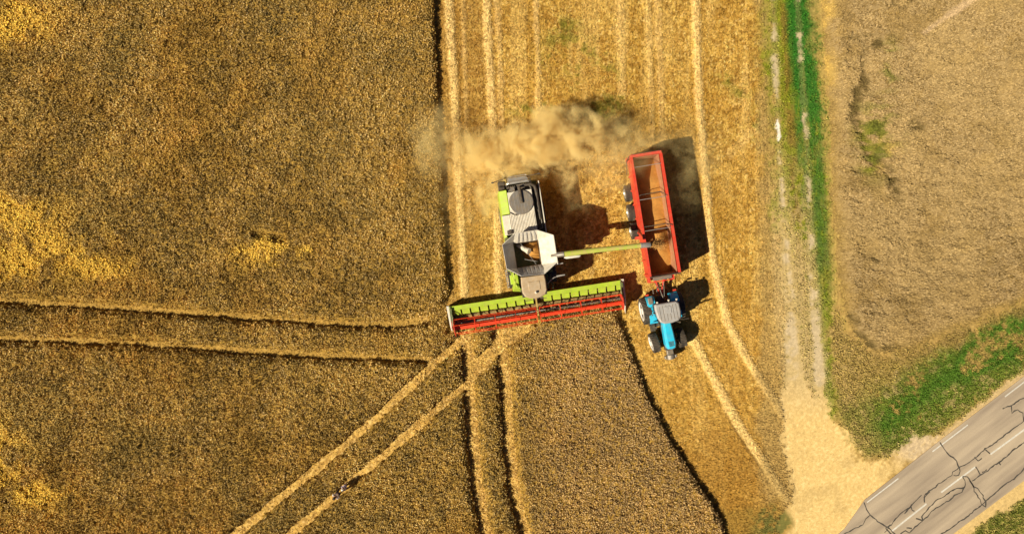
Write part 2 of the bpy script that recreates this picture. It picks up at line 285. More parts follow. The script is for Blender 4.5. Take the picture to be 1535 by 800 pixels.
def np_mesh(name, co, quads, colr, m, tri=False, smooth=False):
    me = bpy.data.meshes.new(name); k = 3 if tri else 4; nf = len(quads)
    me.vertices.add(len(co)); me.vertices.foreach_set('co', np.ascontiguousarray(co, np.float32).ravel())
    me.loops.add(nf*k); me.loops.foreach_set('vertex_index', np.ascontiguousarray(quads, np.int32).ravel())
    me.polygons.add(nf); me.polygons.foreach_set('loop_start', np.arange(0, nf*k, k, dtype=np.int32))
    if smooth: me.polygons.foreach_set('use_smooth', np.ones(nf, bool))
    a = me.attributes.new('col', 'FLOAT_COLOR', 'POINT'); a.data.foreach_set('color', np.concatenate([np.clip(colr, 0, 1), np.ones((len(co), 1))], 1).astype(np.float32).ravel())
    me.update(calc_edges=True); me.materials.append(m)
    o = bpy.data.objects.new(name, me); COL.objects.link(o); return o
def grid_quads(ny, nx, keep):
    i = np.arange(ny*nx).reshape(ny, nx); q = np.stack([i[:-1, :-1], i[:-1, 1:], i[1:, 1:], i[1:, :-1]], -1)[keep]
    u, inv = np.unique(q.ravel(), return_inverse=True); return u, inv.reshape(-1, 4)

GX, GY, DX = 43.0, 25.5, .062
gx = np.arange(-GX, GX+DX, DX); gy = np.arange(-GY, GY+DX, DX); X, Y = np.meshgrid(gx, gy)
C, Hh, F = ground_fields(X, Y)
inroad = sdf(X, Y, ROAD)
Hh = Hh*sm(inroad, .05, -.25); edge = sm(np.maximum(np.abs(X)-GX+1.2, np.abs(Y)-GY+1.2), 1, 0); Hh = Hh*edge
m_soil = mat_attr('soil_and_straw', .95, 14, .16)
def cell(a): return (a[:-1, :-1]+a[1:, 1:])/2
ny, nx = X.shape
is_path = (cell(F['ws']) > .5) & (cell(inroad) < .5)
is_track = (cell(F['gr']) > .5) & ~is_path
is_verge = ((cell(F['wv']) > .5) | (cell(F['fg']) > .5)) & ~is_path & ~is_track
reg = [('stubble_ground', ~(is_path | is_track | is_verge)), ('path', is_path), ('grass_track', is_track), ('verge_ground', is_verge)]
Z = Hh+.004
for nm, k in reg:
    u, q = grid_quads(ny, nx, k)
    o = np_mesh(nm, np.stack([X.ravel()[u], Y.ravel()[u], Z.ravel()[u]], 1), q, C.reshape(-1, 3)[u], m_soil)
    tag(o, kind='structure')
# coarse ground out to the horizon
g = mat('far_farmland', (.30, .185, .06), .95, var=.35, scale=.05, bump=.3, bscale=2)
MB().add([(-1500, -1500, -.05), (1500, -1500, -.05), (1500, 1500, -.05), (-1500, 1500, -.05)], [(0, 1, 2, 3)]).build('ground', g); tag(bpy.data.objects['ground'], kind='structure')

# ---- standing crops --------------------------------------------------------
m_crop = mat_attr('ripe_crop', .8, 20, .2)
def scatter_tufts(name, x, y, z0, size, lift, colr, blades=3, lie=None, width=.33, spread=.8):
    n = len(x); ang = rng.uniform(0, 2*math.pi, n); V = []; Q = []; CC = []
    for b in range(blades):
        a = ang+b*2*math.pi/blades+rng.normal(0, .35, n)
        dx, dy = np.cos(a), np.sin(a)
        if lie is not None: dx = dx*.35+lie[0]; dy = dy*.35+lie[1]; l = np.hypot(dx, dy); dx /= l; dy /= l
        L = size*rng.uniform(.6, 1.3, n); wd = L*width; up = lift*rng.uniform(.3, 1.3, n)
        ox = rng.normal(0, .25, n)*size; oy = rng.normal(0, .25, n)*size
        bx = x+ox; by = y+oy; tx = bx+dx*L*spread; ty = by+dy*L*spread
        mx = (bx*.45+tx*.55); my = (by*.45+ty*.55)
        V.append(np.stack([np.stack([bx, by, z0], 1), np.stack([mx-dy*wd, my+dx*wd, z0+up*.8], 1), np.stack([tx, ty, z0+up*.65], 1), np.stack([mx+dy*wd, my-dx*wd, z0+up*.8*rng.uniform(.4, 1, n)], 1)], 1))
        f = (np.arange(n)*4)[:, None]+np.array([0, 1, 2, 3])+b*n*4; Q.append(f)
        CC.append(np.repeat(colr*rng.uniform(.8, 1.2, n)[:, None], 4, 0))
    return np.concatenate(V).reshape(-1, 3), np.concatenate(Q), np.concatenate(CC)
def crop_canopy(Xg, Yg, height, k):
    u, q = grid_quads(Xg.shape[0], Xg.shape[1], k)
    return np.stack([Xg.ravel()[u], Yg.ravel()[u], height.ravel()[u]], 1), q, u

# wheat
wx = np.arange(-GX, 17.5, .075); wy = np.arange(-GY, GY, .075); WX, WY = np.meshgrid(wx, wy)
def wheat_colour(x, y):
    P = x/PX+767.5; Q = 400-y/PX
    n0 = fbm(x, y, 4.5, 201, 3); n1 = fbm(x, y, 1.3, 211, 4); r = rng.random(x.shape); r2 = rng.random(x.shape)
    c = np.empty(x.shape+(3,)); c[:] = (.51, .33, .075)
    c = lerp(c, (.66, .47, .18), r*.75); c = lerp(c, (.17, .09, .015), (r2 < .22)*.75); c = lerp(c, (.86, .63, .29), (r2 > .85)*.8)
    c = lerp(c, (.50, .28, .045), sm(n0, .5, .72)*.5); c = lerp(c, (.52, .38, .12), sm(n0, .48, .28)*.5*sm(P, 700, 300))
    c = c*(.80+.42*sm(fbm(x, y, 2.4, 221, 4), .32, .68))[..., None]*(.88+.26*sm(fbm(x*.5+y*.5, (y-x)*1.6, 1.1, 227, 3), .35, .65))[..., None]; c = lerp(c, (.62, .50, .20), sm(fbm(x, y, 8, 231, 2), .45, .7)*.10)
    rb = sm(P, 740, 860)*sm(Q, 455, 500); c = lerp(c, (.66, .45, .22), rb*.55)
    yw = np.zeros(x.shape)
    for (gx_, gy_, rx, ry) in ((10, 330, 105, 50), (0, 395, 120, 42), (80, 375, 90, 40), (398, 376, 58, 24), (15, 30, 75, 50), (0, 690, 55, 70), (60, 735, 50, 25), (150, 400, 60, 20), (470, 372, 20, 8)):
        yw = np.maximum(yw, np.exp(-(((P-gx_)/rx)**2+((Q-gy_)/ry)**2)))
    band_ = np.exp(-((Q-247)/22)**2)*sm(P, 330, 120)*.35; yw = np.clip(yw*1.3, 0, 1); yw = np.maximum(yw*sm(n1+.28*(yw-.6)+.25*(fbm(x, y, .5, 219, 2)-.5), .38, .62), band_*sm(n1, .45, .6)); c = lerp(c, (.98, .66, .11), yw*.9)
    return c, yw
wheat, lane, wh, rt = masks(WX, WY)
bent = np.minimum.reduce([seg_d(WX, WY, pl)-hw for pl, hw in BENT]); bentw = sm(bent+(fbm(WX, WY, .7, 5)-.5)*.5, .25, -.15)
cn = fbm(WX, WY, .5, 301, 3); cf = vn(WX, WY, .13, 302); cb = fbm(WX, WY, 3.5, 303, 2)
_, ywc = wheat_colour(WX, WY)
hole = np.zeros(WX.shape)
for pl, hw in ((wp([(592, 690), (590, 715), (595, 735), (588, 760), (582, 790)]), -.12), (wp([(385, 352), (425, 358)]), .2), (wp([(668, 500), (700, 470)]), .01)):
    hole = np.maximum(hole, sm(seg_d(WX, WY, pl)+(cn-.5)*.6, hw+.15, hw-.05))
hgt = (.62+.20*(cn-.5)+.14*(cf-.5)+.12*(cb-.5)+ywc*(fbm(WX, WY, .9, 305, 3)-.55)*.5)*(1-.7*bentw)*(1-.6*hole)*(.45+.55*sm(wheat, 0, .42))
hgt = np.where(wheat > 0, hgt, .0); hgt = np.maximum(hgt, np.where(wheat > 0, .1, -.01))
kc = (np.minimum.reduce([wheat[:-1, :-1], wheat[1:, 1:], wheat[1:, :-1], wheat[:-1, 1:]]) > -.08) & (np.maximum(wheat[:-1, :-1], wheat[1:, 1:]) > 0)
V0, Q0, u = crop_canopy(WX, WY, hgt, kc)
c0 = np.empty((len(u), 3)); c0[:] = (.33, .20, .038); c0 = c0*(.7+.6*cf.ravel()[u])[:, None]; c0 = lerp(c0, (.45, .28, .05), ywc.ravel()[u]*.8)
NW = 430000
tx = rng.uniform(-GX, 17.4, NW); ty = rng.uniform(-GY, GY, NW); tw = masks(tx, ty)[0]; ok = tw > .03; tx = tx[ok]; ty = ty[ok]
ii = np.clip(((ty+GY)/.075).astype(int), 0, WX.shape[0]-1); jj = np.clip(((tx+GX)/.075).astype(int), 0, WX.shape[1]-1)
tz = hgt[ii, jj]; tc_, yw_ = wheat_colour(tx, ty); nn = len(tx)
V1, Q1, C1 = scatter_tufts('w', tx, ty, tz-.02, .102*(1+.35*yw_), .17*(1-.2*yw_), tc_, 3)
wheat_o = np_mesh('standing_wheat', np.concatenate([V0, V1]), np.concatenate([Q0, Q1+len(V0)]), np.concatenate([c0, C1]), m_crop)
tag(wheat_o, 'ripe brown standing wheat filling the left and lower field up to the reel', 'wheat', kind='stuff')

# right-hand crop: paler, laid over by wind
rx_ = np.arange(19, GX, .08); RXg, RYg = np.meshgrid(rx_, np.arange(-8, GY, .08)); rtm = masks(RXg, RYg)[3]
def pale_colour(x, y):
    P = x/PX+767.5; Q = 400-y/PX; n1 = fbm(x, y, 1.6, 401, 4); n2 = fbm(x*.35, y, .35, 411, 3); r = rng.random(x.shape)
    c = np.empty(x.shape+(3,)); c[:] = (.385, .265, .115); c = lerp(c, (.49, .355, .17), r*.55); c = lerp(c, (.20, .125, .035), (r < .25)*.75)
    c = lerp(c, (.29, .19, .06), sm(n1, .48, .66)*.5); sw = np.hypot(x-4, y-60)+2.2*fbm(x, y, 6, 451, 2); c = c*(.93+.12*sm(np.sin(sw*2.1), -.2, .9)*sm(n1, .3, .6))[..., None]; c = lerp(c, (.47, .33, .14), sm(fbm(x, y, 5, 441, 2), .45, .7)*.4); eb = sm(masks(x, y)[3], 1.1, .1); c = lerp(c, (.33, .22, .06), eb*.75)
    dk = np.zeros(x.shape)
    for pl, hw in DARKS: dk = np.maximum(dk, sm(seg_d(x, y, pl)+(n1-.5)*1.3+(n2-.5)*.7, hw+.42, hw-.12))
    c = lerp(c, (.13, .09, .03), dk*sm(n2, .28, .52)*.95)
    for (gx_, gy_, rx, ry) in ((1306, 215, 22, 42), (1312, 200, 26, 30), (1330, 100, 12, 26), (1298, 250, 10, 10)):
        g = np.exp(-(((P-gx_)/rx)**2+((Q-gy_)/ry)**2)); c = lerp(c, (.20, .21, .02), np.clip(g*1.3, 0, 1)*sm(n1*.5+n2*.5, .40, .60)*.85); c = lerp(c, (.09, .10, .02), g*sm(n2, .5, .65)*.7)
    for (gx_, gy_, rx, ry) in ((1320, 230, 14, 20), (1238, 60, 12, 200)):
        g = np.exp(-(((P-gx_)/rx)**2+((Q-gy_)/ry)**2)); c = lerp(c, (.60, .40, .10), g*sm(n1, .4, .6)*.8)
    pale = seg_d(x, y, wp([(1378, 52), (1410, 30), (1455, 0), (1480, -20)])); c = lerp(c, (.72, .52, .32), sm(pale+(n1-.5)*.4, .32, .05)*.5)
    return c, dk
DARKS = [(wp([(1278, 140), (1279, 180), (1284, 200), (1300, 232), (1330, 270), (1336, 295)]), .22), (wp([(1262, 58), (1290, 62), (1320, 68)]), .06), (wp([(1290, 80), (1288, 110), (1290, 130)]), .05), (wp([(1378, 52), (1395, 42)]), .05),
         (wp([(1285, 505), (1305, 520)]), .15), (wp([(1325, 520), (1345, 525)]), .1), (wp([(1268, 470), (1280, 500)]), .12), (wp([(1340, 0), (1350, -10)]), .05), (wp([(1305, 375), (1307, 390)]), .1), (wp([(1385, 383), (1395, 386)]), .1), (wp([(1368, 192), (1374, 195)]), .12), (wp([(1335, 10), (1345, 20), (1360, 2)]), .05)]
c_, dkg = pale_colour(RXg, RYg)
rn = fbm(RXg*.5, RYg, .45, 421, 3); rb_ = fbm(RXg, RYg, 3, 431, 3); rh = (.30+.34*(rn-.5)+.16*(fbm(RXg, RYg, 1.2, 433, 3)-.5)+.2*(rb_-.5))*(1-.4*dkg)
rh = np.where(rtm > 0, np.maximum(rh, .04)*sm(rtm, 0, 1.2), -.01)
V0, Q0, u = crop_canopy(RXg, RYg, rh, (rtm[:-1, :-1] > -.05) & (rtm[1:, 1:] > -.05))
c0 = c_.reshape(-1, 3)[u]*.85
n = 110000; tx = rng.uniform(19, GX-.1, n); ty = rng.uniform(-8, GY-.1, n); ok = masks(tx, ty)[3] > .05; tx = tx[ok]; ty = ty[ok]
ii = np.clip(((ty+8)/.08).astype(int), 0, RXg.shape[0]-1); jj = np.clip(((tx-19)/.08).astype(int), 0, RXg.shape[1]-1)
tcc, _ = pale_colour(tx, ty)
V1, Q1, C1 = scatter_tufts('r', tx, ty, rh[ii, jj], .17+0*tx, .10+0*tx, tcc*rng.uniform(.75, 1.22, len(tx))[:, None], 3, lie=(.9, .25), width=.17)
tag(np_mesh('pale_crop', np.concatenate([V0, V1]), np.concatenate([Q0, Q1+len(V0)]), np.concatenate([c0, C1]), m_crop),
    'pale tan overripe crop laid over by wind, right of the grass track', 'crop field', kind='stuff')

# stubble stalks and chaff, green grass blades
def sample_region(n, x0, x1, y0, y1):
    x = rng.uniform(x0, x1, n); y = rng.uniform(y0, y1, n); c, h, f = ground_fields(x, y); return x, y, c, h, f
x, y, c, h, f = sample_region(200000, -7, 21, -GY, GY)
ok = (f['wheat'] < 0) & (f['gr'] < .3) & (f['ws'] < .3) & (f['wv'] < .3) & (f['far'] < .1) & (f['rt'] < 0) & (sdf(x, y, ROAD) < 0)
x, y, c, h = x[ok], y[ok], c[ok], h[ok]; c = c*rng.uniform(.5, 1.55, len(x))[:, None]
V1, Q1, C1 = scatter_tufts('s', x, y, h, .11+0*x, .09+0*x, c, 2, width=.17, lie=(np.where(y > -3, .05, .55), np.where(y > -3, .6, .35)))
tag(np_mesh('stubble', V1, Q1, C1, m_crop), 'short golden stubble and loose chaff between the standing wheat and grass track', 'stubble', kind='stuff')
x, y, c, h, f = sample_region(40000, -GX, 2, -GY, 0); ok = (f['wh'] > 0) & (f['lane'] < .05); x, y, c, h = x[ok], y[ok], c[ok], h[ok]; c = c*rng.uniform(.6, 1.35, len(x))[:, None]
V1, Q1, C1 = scatter_tufts('s', x, y, h, .13+0*x, .07+0*x, c, 3, width=.17)
tag(np_mesh('trampled_straw', V1, Q1, C1, m_crop), 'flattened pale straw in the wheel lanes crossing the standing wheat', 'straw', kind='stuff')
x, y, c, h, f = sample_region(150000, 12, GX, -GY, GY); r = rng.random(len(x)); vis = sdf(x, y, ROAD) < -.05
ok = vis & (f['ws'] < .35) & ((r < f['wv']) | (r < f['fg']) | (r < f['gr']*.55)) & (f['rt'] < .2) & ((c[:, 1] > c[:, 0]*.62)) & (c.sum(1) < 1.05)
x, y, c, h = x[ok], y[ok], c[ok], h[ok]; c = c*rng.uniform(.7, 1.5, len(x))[:, None]*np.array((1, 1.05, .9))
V1, Q1, C1 = scatter_tufts('g', x, y, h, .15+0*x, .13+0*x, c, 3, width=.16)
tag(np_mesh('grass', V1, Q1, C1, m_crop), 'green and yellowing grass on the track and the road verges', 'grass', kind='stuff')

# ---- road -------------------------------------------------------------------
def band(pl, wd):      # flat strip along a polyline (metres)
    out = []
    for i, p in enumerate(pl):
        a = pl[max(i-1, 0)]; b = pl[min(i+1, len(pl)-1)]; dx, dy = b[0]-a[0], b[1]-a[1]; L = math.hypot(dx, dy) or 1; ww = wd[i] if isinstance(wd, list) else wd
        out.append((p[0]-dy/L*ww/2, p[1]+dx/L*ww/2)); out.append((p[0]+dy/L*ww/2, p[1]-dx/L*ww/2))
    return out
mr = bpy.data.materials.new('worn_asphalt'); mr.use_nodes = True; t = mr.node_tree; b = t.nodes['Principled BSDF']; b.inputs['Roughness'].default_value = .9
tc = t.nodes.new('ShaderNodeTexCoord'); sx = t.nodes.new('ShaderNodeSeparateXYZ'); mp = t.nodes.new('ShaderNodeMapping'); mp.inputs['Rotation'].default_value = (0, 0, R(-37.4))
t.links.new(tc.outputs['Object'], mp.inputs['Vector'])
def N(kind, **kw):
    n = t.nodes.new(kind)
    for k, v in kw.items(): n.inputs[k].default_value = v
    return n
n1 = N('ShaderNodeTexNoise', Scale=45., Detail=4.); n2 = N('ShaderNodeTexNoise', Scale=.8, Detail=5.); n3 = N('ShaderNodeTexNoise', Scale=.35, Detail=3.)
st = t.nodes.new('ShaderNodeMapping'); st.inputs['Scale'].default_value = (.12, 1.1, 1); t.links.new(mp.outputs[0], st.inputs['Vector'])
t.links.new(tc.outputs['Object'], n1.inputs['Vector']); t.links.new(tc.outputs['Object'], n2.inputs['Vector']); t.links.new(st.outputs[0], n3.inputs['Vector']); n3.inputs['Scale'].default_value = 1.1
r1 = t.nodes.new('ShaderNodeValToRGB'); e = r1.color_ramp.elements; e[0].position = .33; e[0].color = (.34, .27, .205, 1); e[1].position = .66; e[1].color = (.58, .47, .34, 1)
t.links.new(n3.outputs[0], r1.inputs[0]); m1 = t.nodes.new('ShaderNodeMix'); m1.data_type = 'RGBA'; m1.blend_type = 'MULTIPLY'; m1.inputs[0].default_value = .55
t.links.new(r1.outputs[0], m1.inputs[6]); r2 = t.nodes.new('ShaderNodeValToRGB'); r2.color_ramp.elements[0].position = .3; r2.color_ramp.elements[0].color = (.62, .62, .62, 1); r2.color_ramp.elements[1].position = .7; r2.color_ramp.elements[1].color = (1, 1, 1, 1)
t.links.new(n1.outputs[0], r2.inputs[0]); t.links.new(r2.outputs[0], m1.inputs[7]); t.links.new(m1.outputs[2], b.inputs['Base Color'])
def densify(pl, step=1.2):
    out = []
    for (x0, y0), (x1, y1) in zip(pl[:-1], pl[1:]):
        n = max(1, int(math.hypot(x1-x0, y1-y0)/step)); out += [(x0+(x1-x0)*k/n, y0+(y1-y0)*k/n) for k in range(n)]
    return out+[pl[-1]]
U = wp(ROAD_U); Lw = wp(ROAD_L)
poly = U+Lw[::-1]; RZ = .055
rm = MB(); rm.prism(poly, -.06, RZ); road = rm.build('road', mr); tag(road, kind='structure')
def strips(name, polys, wd, z, m, parent, rough=0):
    mb = MB()
    for pl in polys:
        pl = wp(pl)
        if rough:
            pl = densify(pl, .16); pl = [(p[0]+random.gauss(0, .018), p[1]+random.gauss(0, .018)) if 0 < i < len(pl)-1 else p for i, p in enumerate(pl)]; wds = [wd*random.uniform(.5, 1.35) for _ in pl]
        else: wds = [wd]*len(pl)
        bs = band(pl, wds); mb.add([(p[0], p[1], z) for p in bs], [(2*i, 2*i+1, 2*i+3, 2*i+2) for i in range(len(pl)-1)])
    me = bpy.data.meshes.new(name); me.from_pydata(mb.v, [], mb.f); me.materials.append(m); o = bpy.data.objects.new(name, me); COL.objects.link(o); o.parent = parent; return o
def between(t_, x0, x1):    # a point a fraction t_ across the road at photo x
    def yat(pl, x):
        for (a, b_), (c_, d_) in zip(pl[:-1], pl[1:]):
            if a <= x <= c_: return b_+(d_-b_)*(x-a)/(c_-a)
    return [(x0, yat(ROAD_U, x0)*(1-t_)+yat(ROAD_L, x0)*t_), (x1, yat(ROAD_U, x1)*(1-t_)+yat(ROAD_L, x1)*t_)]
EDGE = [[(1297, 750), (1344, 714)], [(1395, 674), (1448, 634)], [(1503.5, 592), (1556, 552)], [(1610, 515), (1668, 475)]]
CEN = [[(1336, 795), (1388, 754)], [(1410, 737), (1461, 699)], [(1484, 680), (1536, 642)], [(1558, 626), (1612, 588)], [(1262, 853), (1314, 812)]]
for pl in EDGE: strips('edge_line_dash', [[(p[0]+2, p[1]+2) for p in pl]], .085, RZ+.004, M['paint'], road)
for pl in CEN: strips('centre_line_dash', [pl], .115, RZ+.004, M['paint'], road)
CR = [[(1294.5, 752), (1300, 766), (1303.5, 771), (1318, 782), (1332, 791), (1345, 803)], [(1303.5, 771), (1297, 776), (1293, 785), (1278, 792), (1264, 800)],
 [(1325, 797), (1340, 779), (1352, 766), (1362.5, 759.5), (1371, 750.5), (1380.5, 741)], [(1385, 752), (1384, 742), (1395, 732.5), (1401.5, 730), (1406, 724), (1413.5, 719), (1426, 711.5), (1427, 707), (1436, 699.5), (1445, 696.5), (1458.5, 687), (1467.5, 680), (1476, 672), (1489, 664), (1502, 654), (1518, 642), (1534, 631), (1555, 616), (1600, 590), (1680, 530)],
 [(1428.5, 711.5), (1436, 711.5), (1439, 705.5), (1437, 699.5), (1433, 690), (1419, 678), (1408, 662)], [(1460, 684), (1465, 690), (1471, 686)], [(1502, 612), (1516, 607), (1528, 598), (1535, 596), (1560, 585)],
 [(1515, 607), (1516, 619), (1524, 613), (1532, 618), (1534, 631)], [(1349, 799), (1356.5, 794.7), (1362.5, 797.7), (1367.7, 791.7), (1382.7, 779), (1392.5, 770), (1395.5, 765.5), (1412, 755), (1424, 747.5), (1430, 741.5), (1440.5, 736), (1445, 728.7), (1446.5, 725), (1445.7, 719), (1442, 713.7)],
 [(1382.7, 779), (1381, 773), (1389.5, 762.5), (1397, 755), (1404.5, 747.5), (1415, 743), (1424, 735.5), (1431.5, 731.7), (1443.5, 730)],
 [(1442, 713), (1449.5, 713.7), (1454, 720.5), (1458.5, 728), (1464.5, 731), (1467.5, 737), (1472.7, 741.5), (1472.7, 746), (1477, 750.5), (1476.5, 758.7), (1470.5, 753.5), (1468, 747.5), (1460, 735.5), (1457.7, 726.5), (1452.5, 719)],
 [(1456, 720), (1469, 711.5), (1479.5, 704.7), (1487, 698), (1496.7, 692), (1503.5, 686), (1508, 684), (1520, 672), (1535, 662), (1580, 632), (1700, 545)], [(1469, 711.5), (1461.5, 698.7)],
 [(1350, 850), (1380, 823), (1407.5, 800), (1422.5, 792.5), (1433, 783.5), (1448, 774.5), (1461.5, 762.5), (1470.5, 755.7), (1477, 749), (1487, 741.5), (1500.5, 728.7), (1509.5, 722), (1518.5, 716.7), (1529, 707), (1535, 699.5), (1560, 680)],
 [(1355, 769), (1361, 762), (1366, 755)], [(1364, 757), (1366, 764), (1370, 765)], [(1372, 776), (1382, 779)], [(1340, 806), (1327, 790), (1334, 785)], [(1366, 791), (1358, 790)], [(1476, 673), (1483, 679)], [(1496, 692), (1499, 696)], [(1384, 745), (1393, 736)], [(1471, 707), (1478, 703)]]
for k, pl in enumerate(CR): strips('tar_seal', [pl], .080, RZ+.007+.0004*k, M['tar'], road, 1)

# ================================================================== WHEELS
def lugs(mb, Rr, wd, n, cx=0):
    for k in range(n):
        for s in (-1, 1):
            t = 2*math.pi*(k+(.5 if s > 0 else 0))/n; t2 = t+.55*2*math.pi/n*1.3
            a = (cx+s*wd*.04, math.cos(t2)*(Rr), math.sin(t2)*(Rr)); b_ = (cx+s*wd*.47, math.cos(t)*(Rr*.985), math.sin(t)*(Rr*.985)); mb.bar(a, b_, .05 if Rr > .6 else .035, .07)
def wheel(parent, x, y, Rr, wd, side, rimm, rz=0, n=22, name='wheel', rimf=.56, smoothT=False):
    rm_ = MB(); rr = Rr*rimf; o = side*wd*.50
    rm_.lathe([(-side*wd*.4, rr), (side*wd*.30, rr), (o, rr*1.08), (o+side*.015, rr*.98), (side*wd*.40, rr*.88), (side*wd*.34, rr*.4), (side*wd*.46, rr*.33), (side*wd*.46, .02)], 'x', n=32)
    for k in range(8): t = k*math.pi/4; rm_.tube([(side*wd*.3, rr*.27*math.cos(t), rr*.27*math.sin(t)), (side*wd*.50, rr*.27*math.cos(t), rr*.27*math.sin(t))], .018, 6)
    w_ = rm_.build(name, rimm, parent, loc=(x, y, Rr+.01)); w_.rotation_euler = (0, 0, rz)
    t_ = MB(); h = wd/2
    t_.lathe([(-h*.8, rr), (-h, rr*1.25), (-h*1.0, Rr*.85), (-h*.8, Rr*.955), (-h*.3, Rr*.975), (h*.3, Rr*.975), (h*.8, Rr*.955), (h, Rr*.85), (h, rr*1.25), (h*.8, rr)], 'x', n=48)
    if not smoothT: lugs(t_, Rr*.965, wd, n)
    t_.build('tyre', M['black'], w_, smooth=False)
    return w_

# ================================================================== COMBINE HARVESTER
comb = empty('combine_harvester', (1.0, 2.0, .05), R(8.8))
tag(comb, 'white and lime green combine harvester with a wide red reel cutting wheat', 'combine harvester')
# chassis and sides
b = MB(); b.box(-1.28, 1.20, -2.4, 3.7, .75, 2.3); b.box(-1.0, 1.0, -3.6, -2.4, .6, 1.5); b.box(-1.35, 1.28, .1, 3.2, 1.3, 2.55); b.build('body', M['dgreen'], comb, .03)
b = MB(); b.hexa([(-1.55, 1.63, 1.3), (-.95, 1.63, 1.3), (-.95, 3.22, 1.3), (-1.55, 3.22, 1.3), (-1.44, 1.63, 3.12), (-.89, 1.63, 3.3), (-.89, 3.22, 3.3), (-1.44, 3.22, 3.12)])
b.build('side_panel', M['green'], comb, .05)['label'] = 'lime green rear side panel'
b = MB(); b.hexa([(-1.56, -.2, 1.3), (-1.3, -.2, 1.3), (-1.3, 1.6, 1.3), (-1.56, 1.6, 1.3), (-1.5, -.2, 3.1), (-1.3, -.2, 3.2), (-1.3, 1.6, 3.2), (-1.5, 1.6, 3.1)]); b.build('side_panel', M['green'], comb, .04)
b = MB(); b.box(1.27, 1.33, -.2, 3.55, 1.2, 2.98); b.build('side_panel', M['white'], comb, .02)
b = MB(); b.box(.76, 1.27, -.1, 3.3, 2.3, 2.66); b.box(.76, .80, -.1, 3.3, 2.66, 3.05); b.tube([(.3, 3.38, 3.2), (.75, 3.36, 3.25), (.98, 3.2, 3.2), (1.03, 2.9, 3.1), (1.03, 1.0, 2.9)], .10, 10); b.build('walkway', M['dark'], comb, .01)
b = MB(); b.box(.95, 1.15, 1.35, 1.55, 2.66, 2.95); b.tube([(.9, .4, 2.68), (1.1, .4, 2.9), (1.1, 1.2, 2.9)], .02, 6); b.build('filter_cap', M['lgrey'], comb)
# engine deck with rotary screen
b = MB(); b.box(-.87, .74, 1.58, 3.03, 3.0, 3.33); b.build('engine_deck', M['white'], comb, .02)
b = MB(); b.box(-1.42, .735, .28, 1.57, 2.9, 3.25); 
for k in range(17): b.box(-.98+k*.1, -.94+k*.1, .30, 1.52, 3.25, 3.285)
b.build('ribbed_cover', M['white'], comb, .008)
b = MB(); b.lathe([(3.33, .80), (3.40, .80), (3.42, .76), (3.42, .02)], 'z', (-.06, 2.27, 0), 48); s_ = b.build('rotary_screen', M['grey'], comb)
b = MB()
for k in range(-3, 4): b.box(-.06+k*.21-.008, -.06+k*.21+.008, 2.27-math.sqrt(.77**2-(k*.21)**2), 2.27+math.sqrt(.77**2-(k*.21)**2), 3.42, 3.432)
b.build('screen_rib', M['lgrey'], s_)
b = MB(); b.hexa([(-.14, 2.2, 3.44), (.08, 2.2, 3.44), (.05, 3.3, 3.44), (-.16, 3.3, 3.44), (-.03, 2.2, 3.56), (.05, 2.2, 3.56), (.0, 3.3, 3.6), (-.12, 3.3, 3.6)]); b.build('suction_arm', M['dark'], comb, .015)
b = MB(); b.tube([(-.9, 1.72, 3.36), (-.6, 1.5, 3.38), (-.45, 1.46, 3.38)], .03, 6); b.build('deck_latch', M['dark'], comb)
b = MB(); b.box(-1.25, -.98, .30, .55, 3.26, 3.45); b.build('intake_cap', M['dark'], comb)
# rear end: engine, exhaust, straw hood
b = MB(); b.box(-1.40, -.90, 3.3, 3.85, 1.6, 2.75); b.tube([(-1.35, 3.75, 2.85), (-.95, 3.7, 2.85)], .16, 12); b.tube([(-1.35, 3.45, 2.9), (-1.0, 3.4, 2.9)], .11, 12); b.box(-.85, .75, 3.05, 3.45, 2.0, 2.95)
for k in range(5): b.tube([(-.8+k*.12, 3.1, 3.05), (-.8+k*.12, 3.45, 3.1)], .03, 6)
b.tube([(-.15, 3.33, 3.2), (.6, 3.33, 3.2), (.72, 3.2, 3.2), (.74, 3.0, 3.2)], .07, 10); b.build('engine', M['dark'], comb, .01)
b = MB(); b.tube([(-.82, 3.1, 3.1), (-.55, 3.2, 3.12), (-.3, 3.35, 3.1)], .06, 8); b.tube([(-.2, 3.42, 3.24), (.62, 3.42, 3.24)], .035, 8); b.box(-.62, -.35, 3.08, 3.35, 2.9, 3.2); b.build('air_pipe', M['grey'], comb)
b = MB(); b.tube([(-.78, 3.6, 3.08), (-.7, 3.63, 3.13), (.58, 3.63, 3.13), (.66, 3.6, 3.08)], .085, 10); b.hexa([(-.80, 3.78, 2.6), (.72, 3.78, 2.6), (.6, 4.15, 2.3), (-.7, 4.15, 2.3), (-.76, 3.74, 3.06), (.68, 3.74, 3.06), (.5, 3.98, 2.98), (-.6, 3.98, 2.98)])
b.box(-.7, .6, 3.70, 3.735, 3.0, 3.14); b.tube([(-.85, 3.5, 2.9), (-.82, 3.9, 2.85), (-.6, 4.08, 2.8), (.5, 4.1, 2.8), (.74, 3.9, 2.85), (.8, 3.5, 2.9)], .03, 8)
b.build('straw_hood', M['lgrey'], comb, .02)
b = MB(); b.box(-.95, .85, 3.75, 4.3, 1.0, 1.9); b.lathe([(.85, .55), (.95, .55)], 'z', (-.5, 4.3, 0), 20); b.lathe([(.85, .55), (.95, .55)], 'z', (.5, 4.3, 0), 20); b.build('straw_spreader', M['dark'], comb, .02)
b = MB(); b.bar((-.95, 4.0, 2.75), (-1.75, 3.88, 2.75), .05); b.box(-1.8, -1.62, 3.84, 3.92, 2.7, 2.85); b.build('light_arm', M['dark'], comb)
b = MB(); b.bar((.7, 4.0, 2.75), (1.45, 4.02, 2.75), .05); b.box(1.32, 1.5, 3.98, 4.06, 2.7, 2.85); b.build('light_arm', M['dark'], comb)
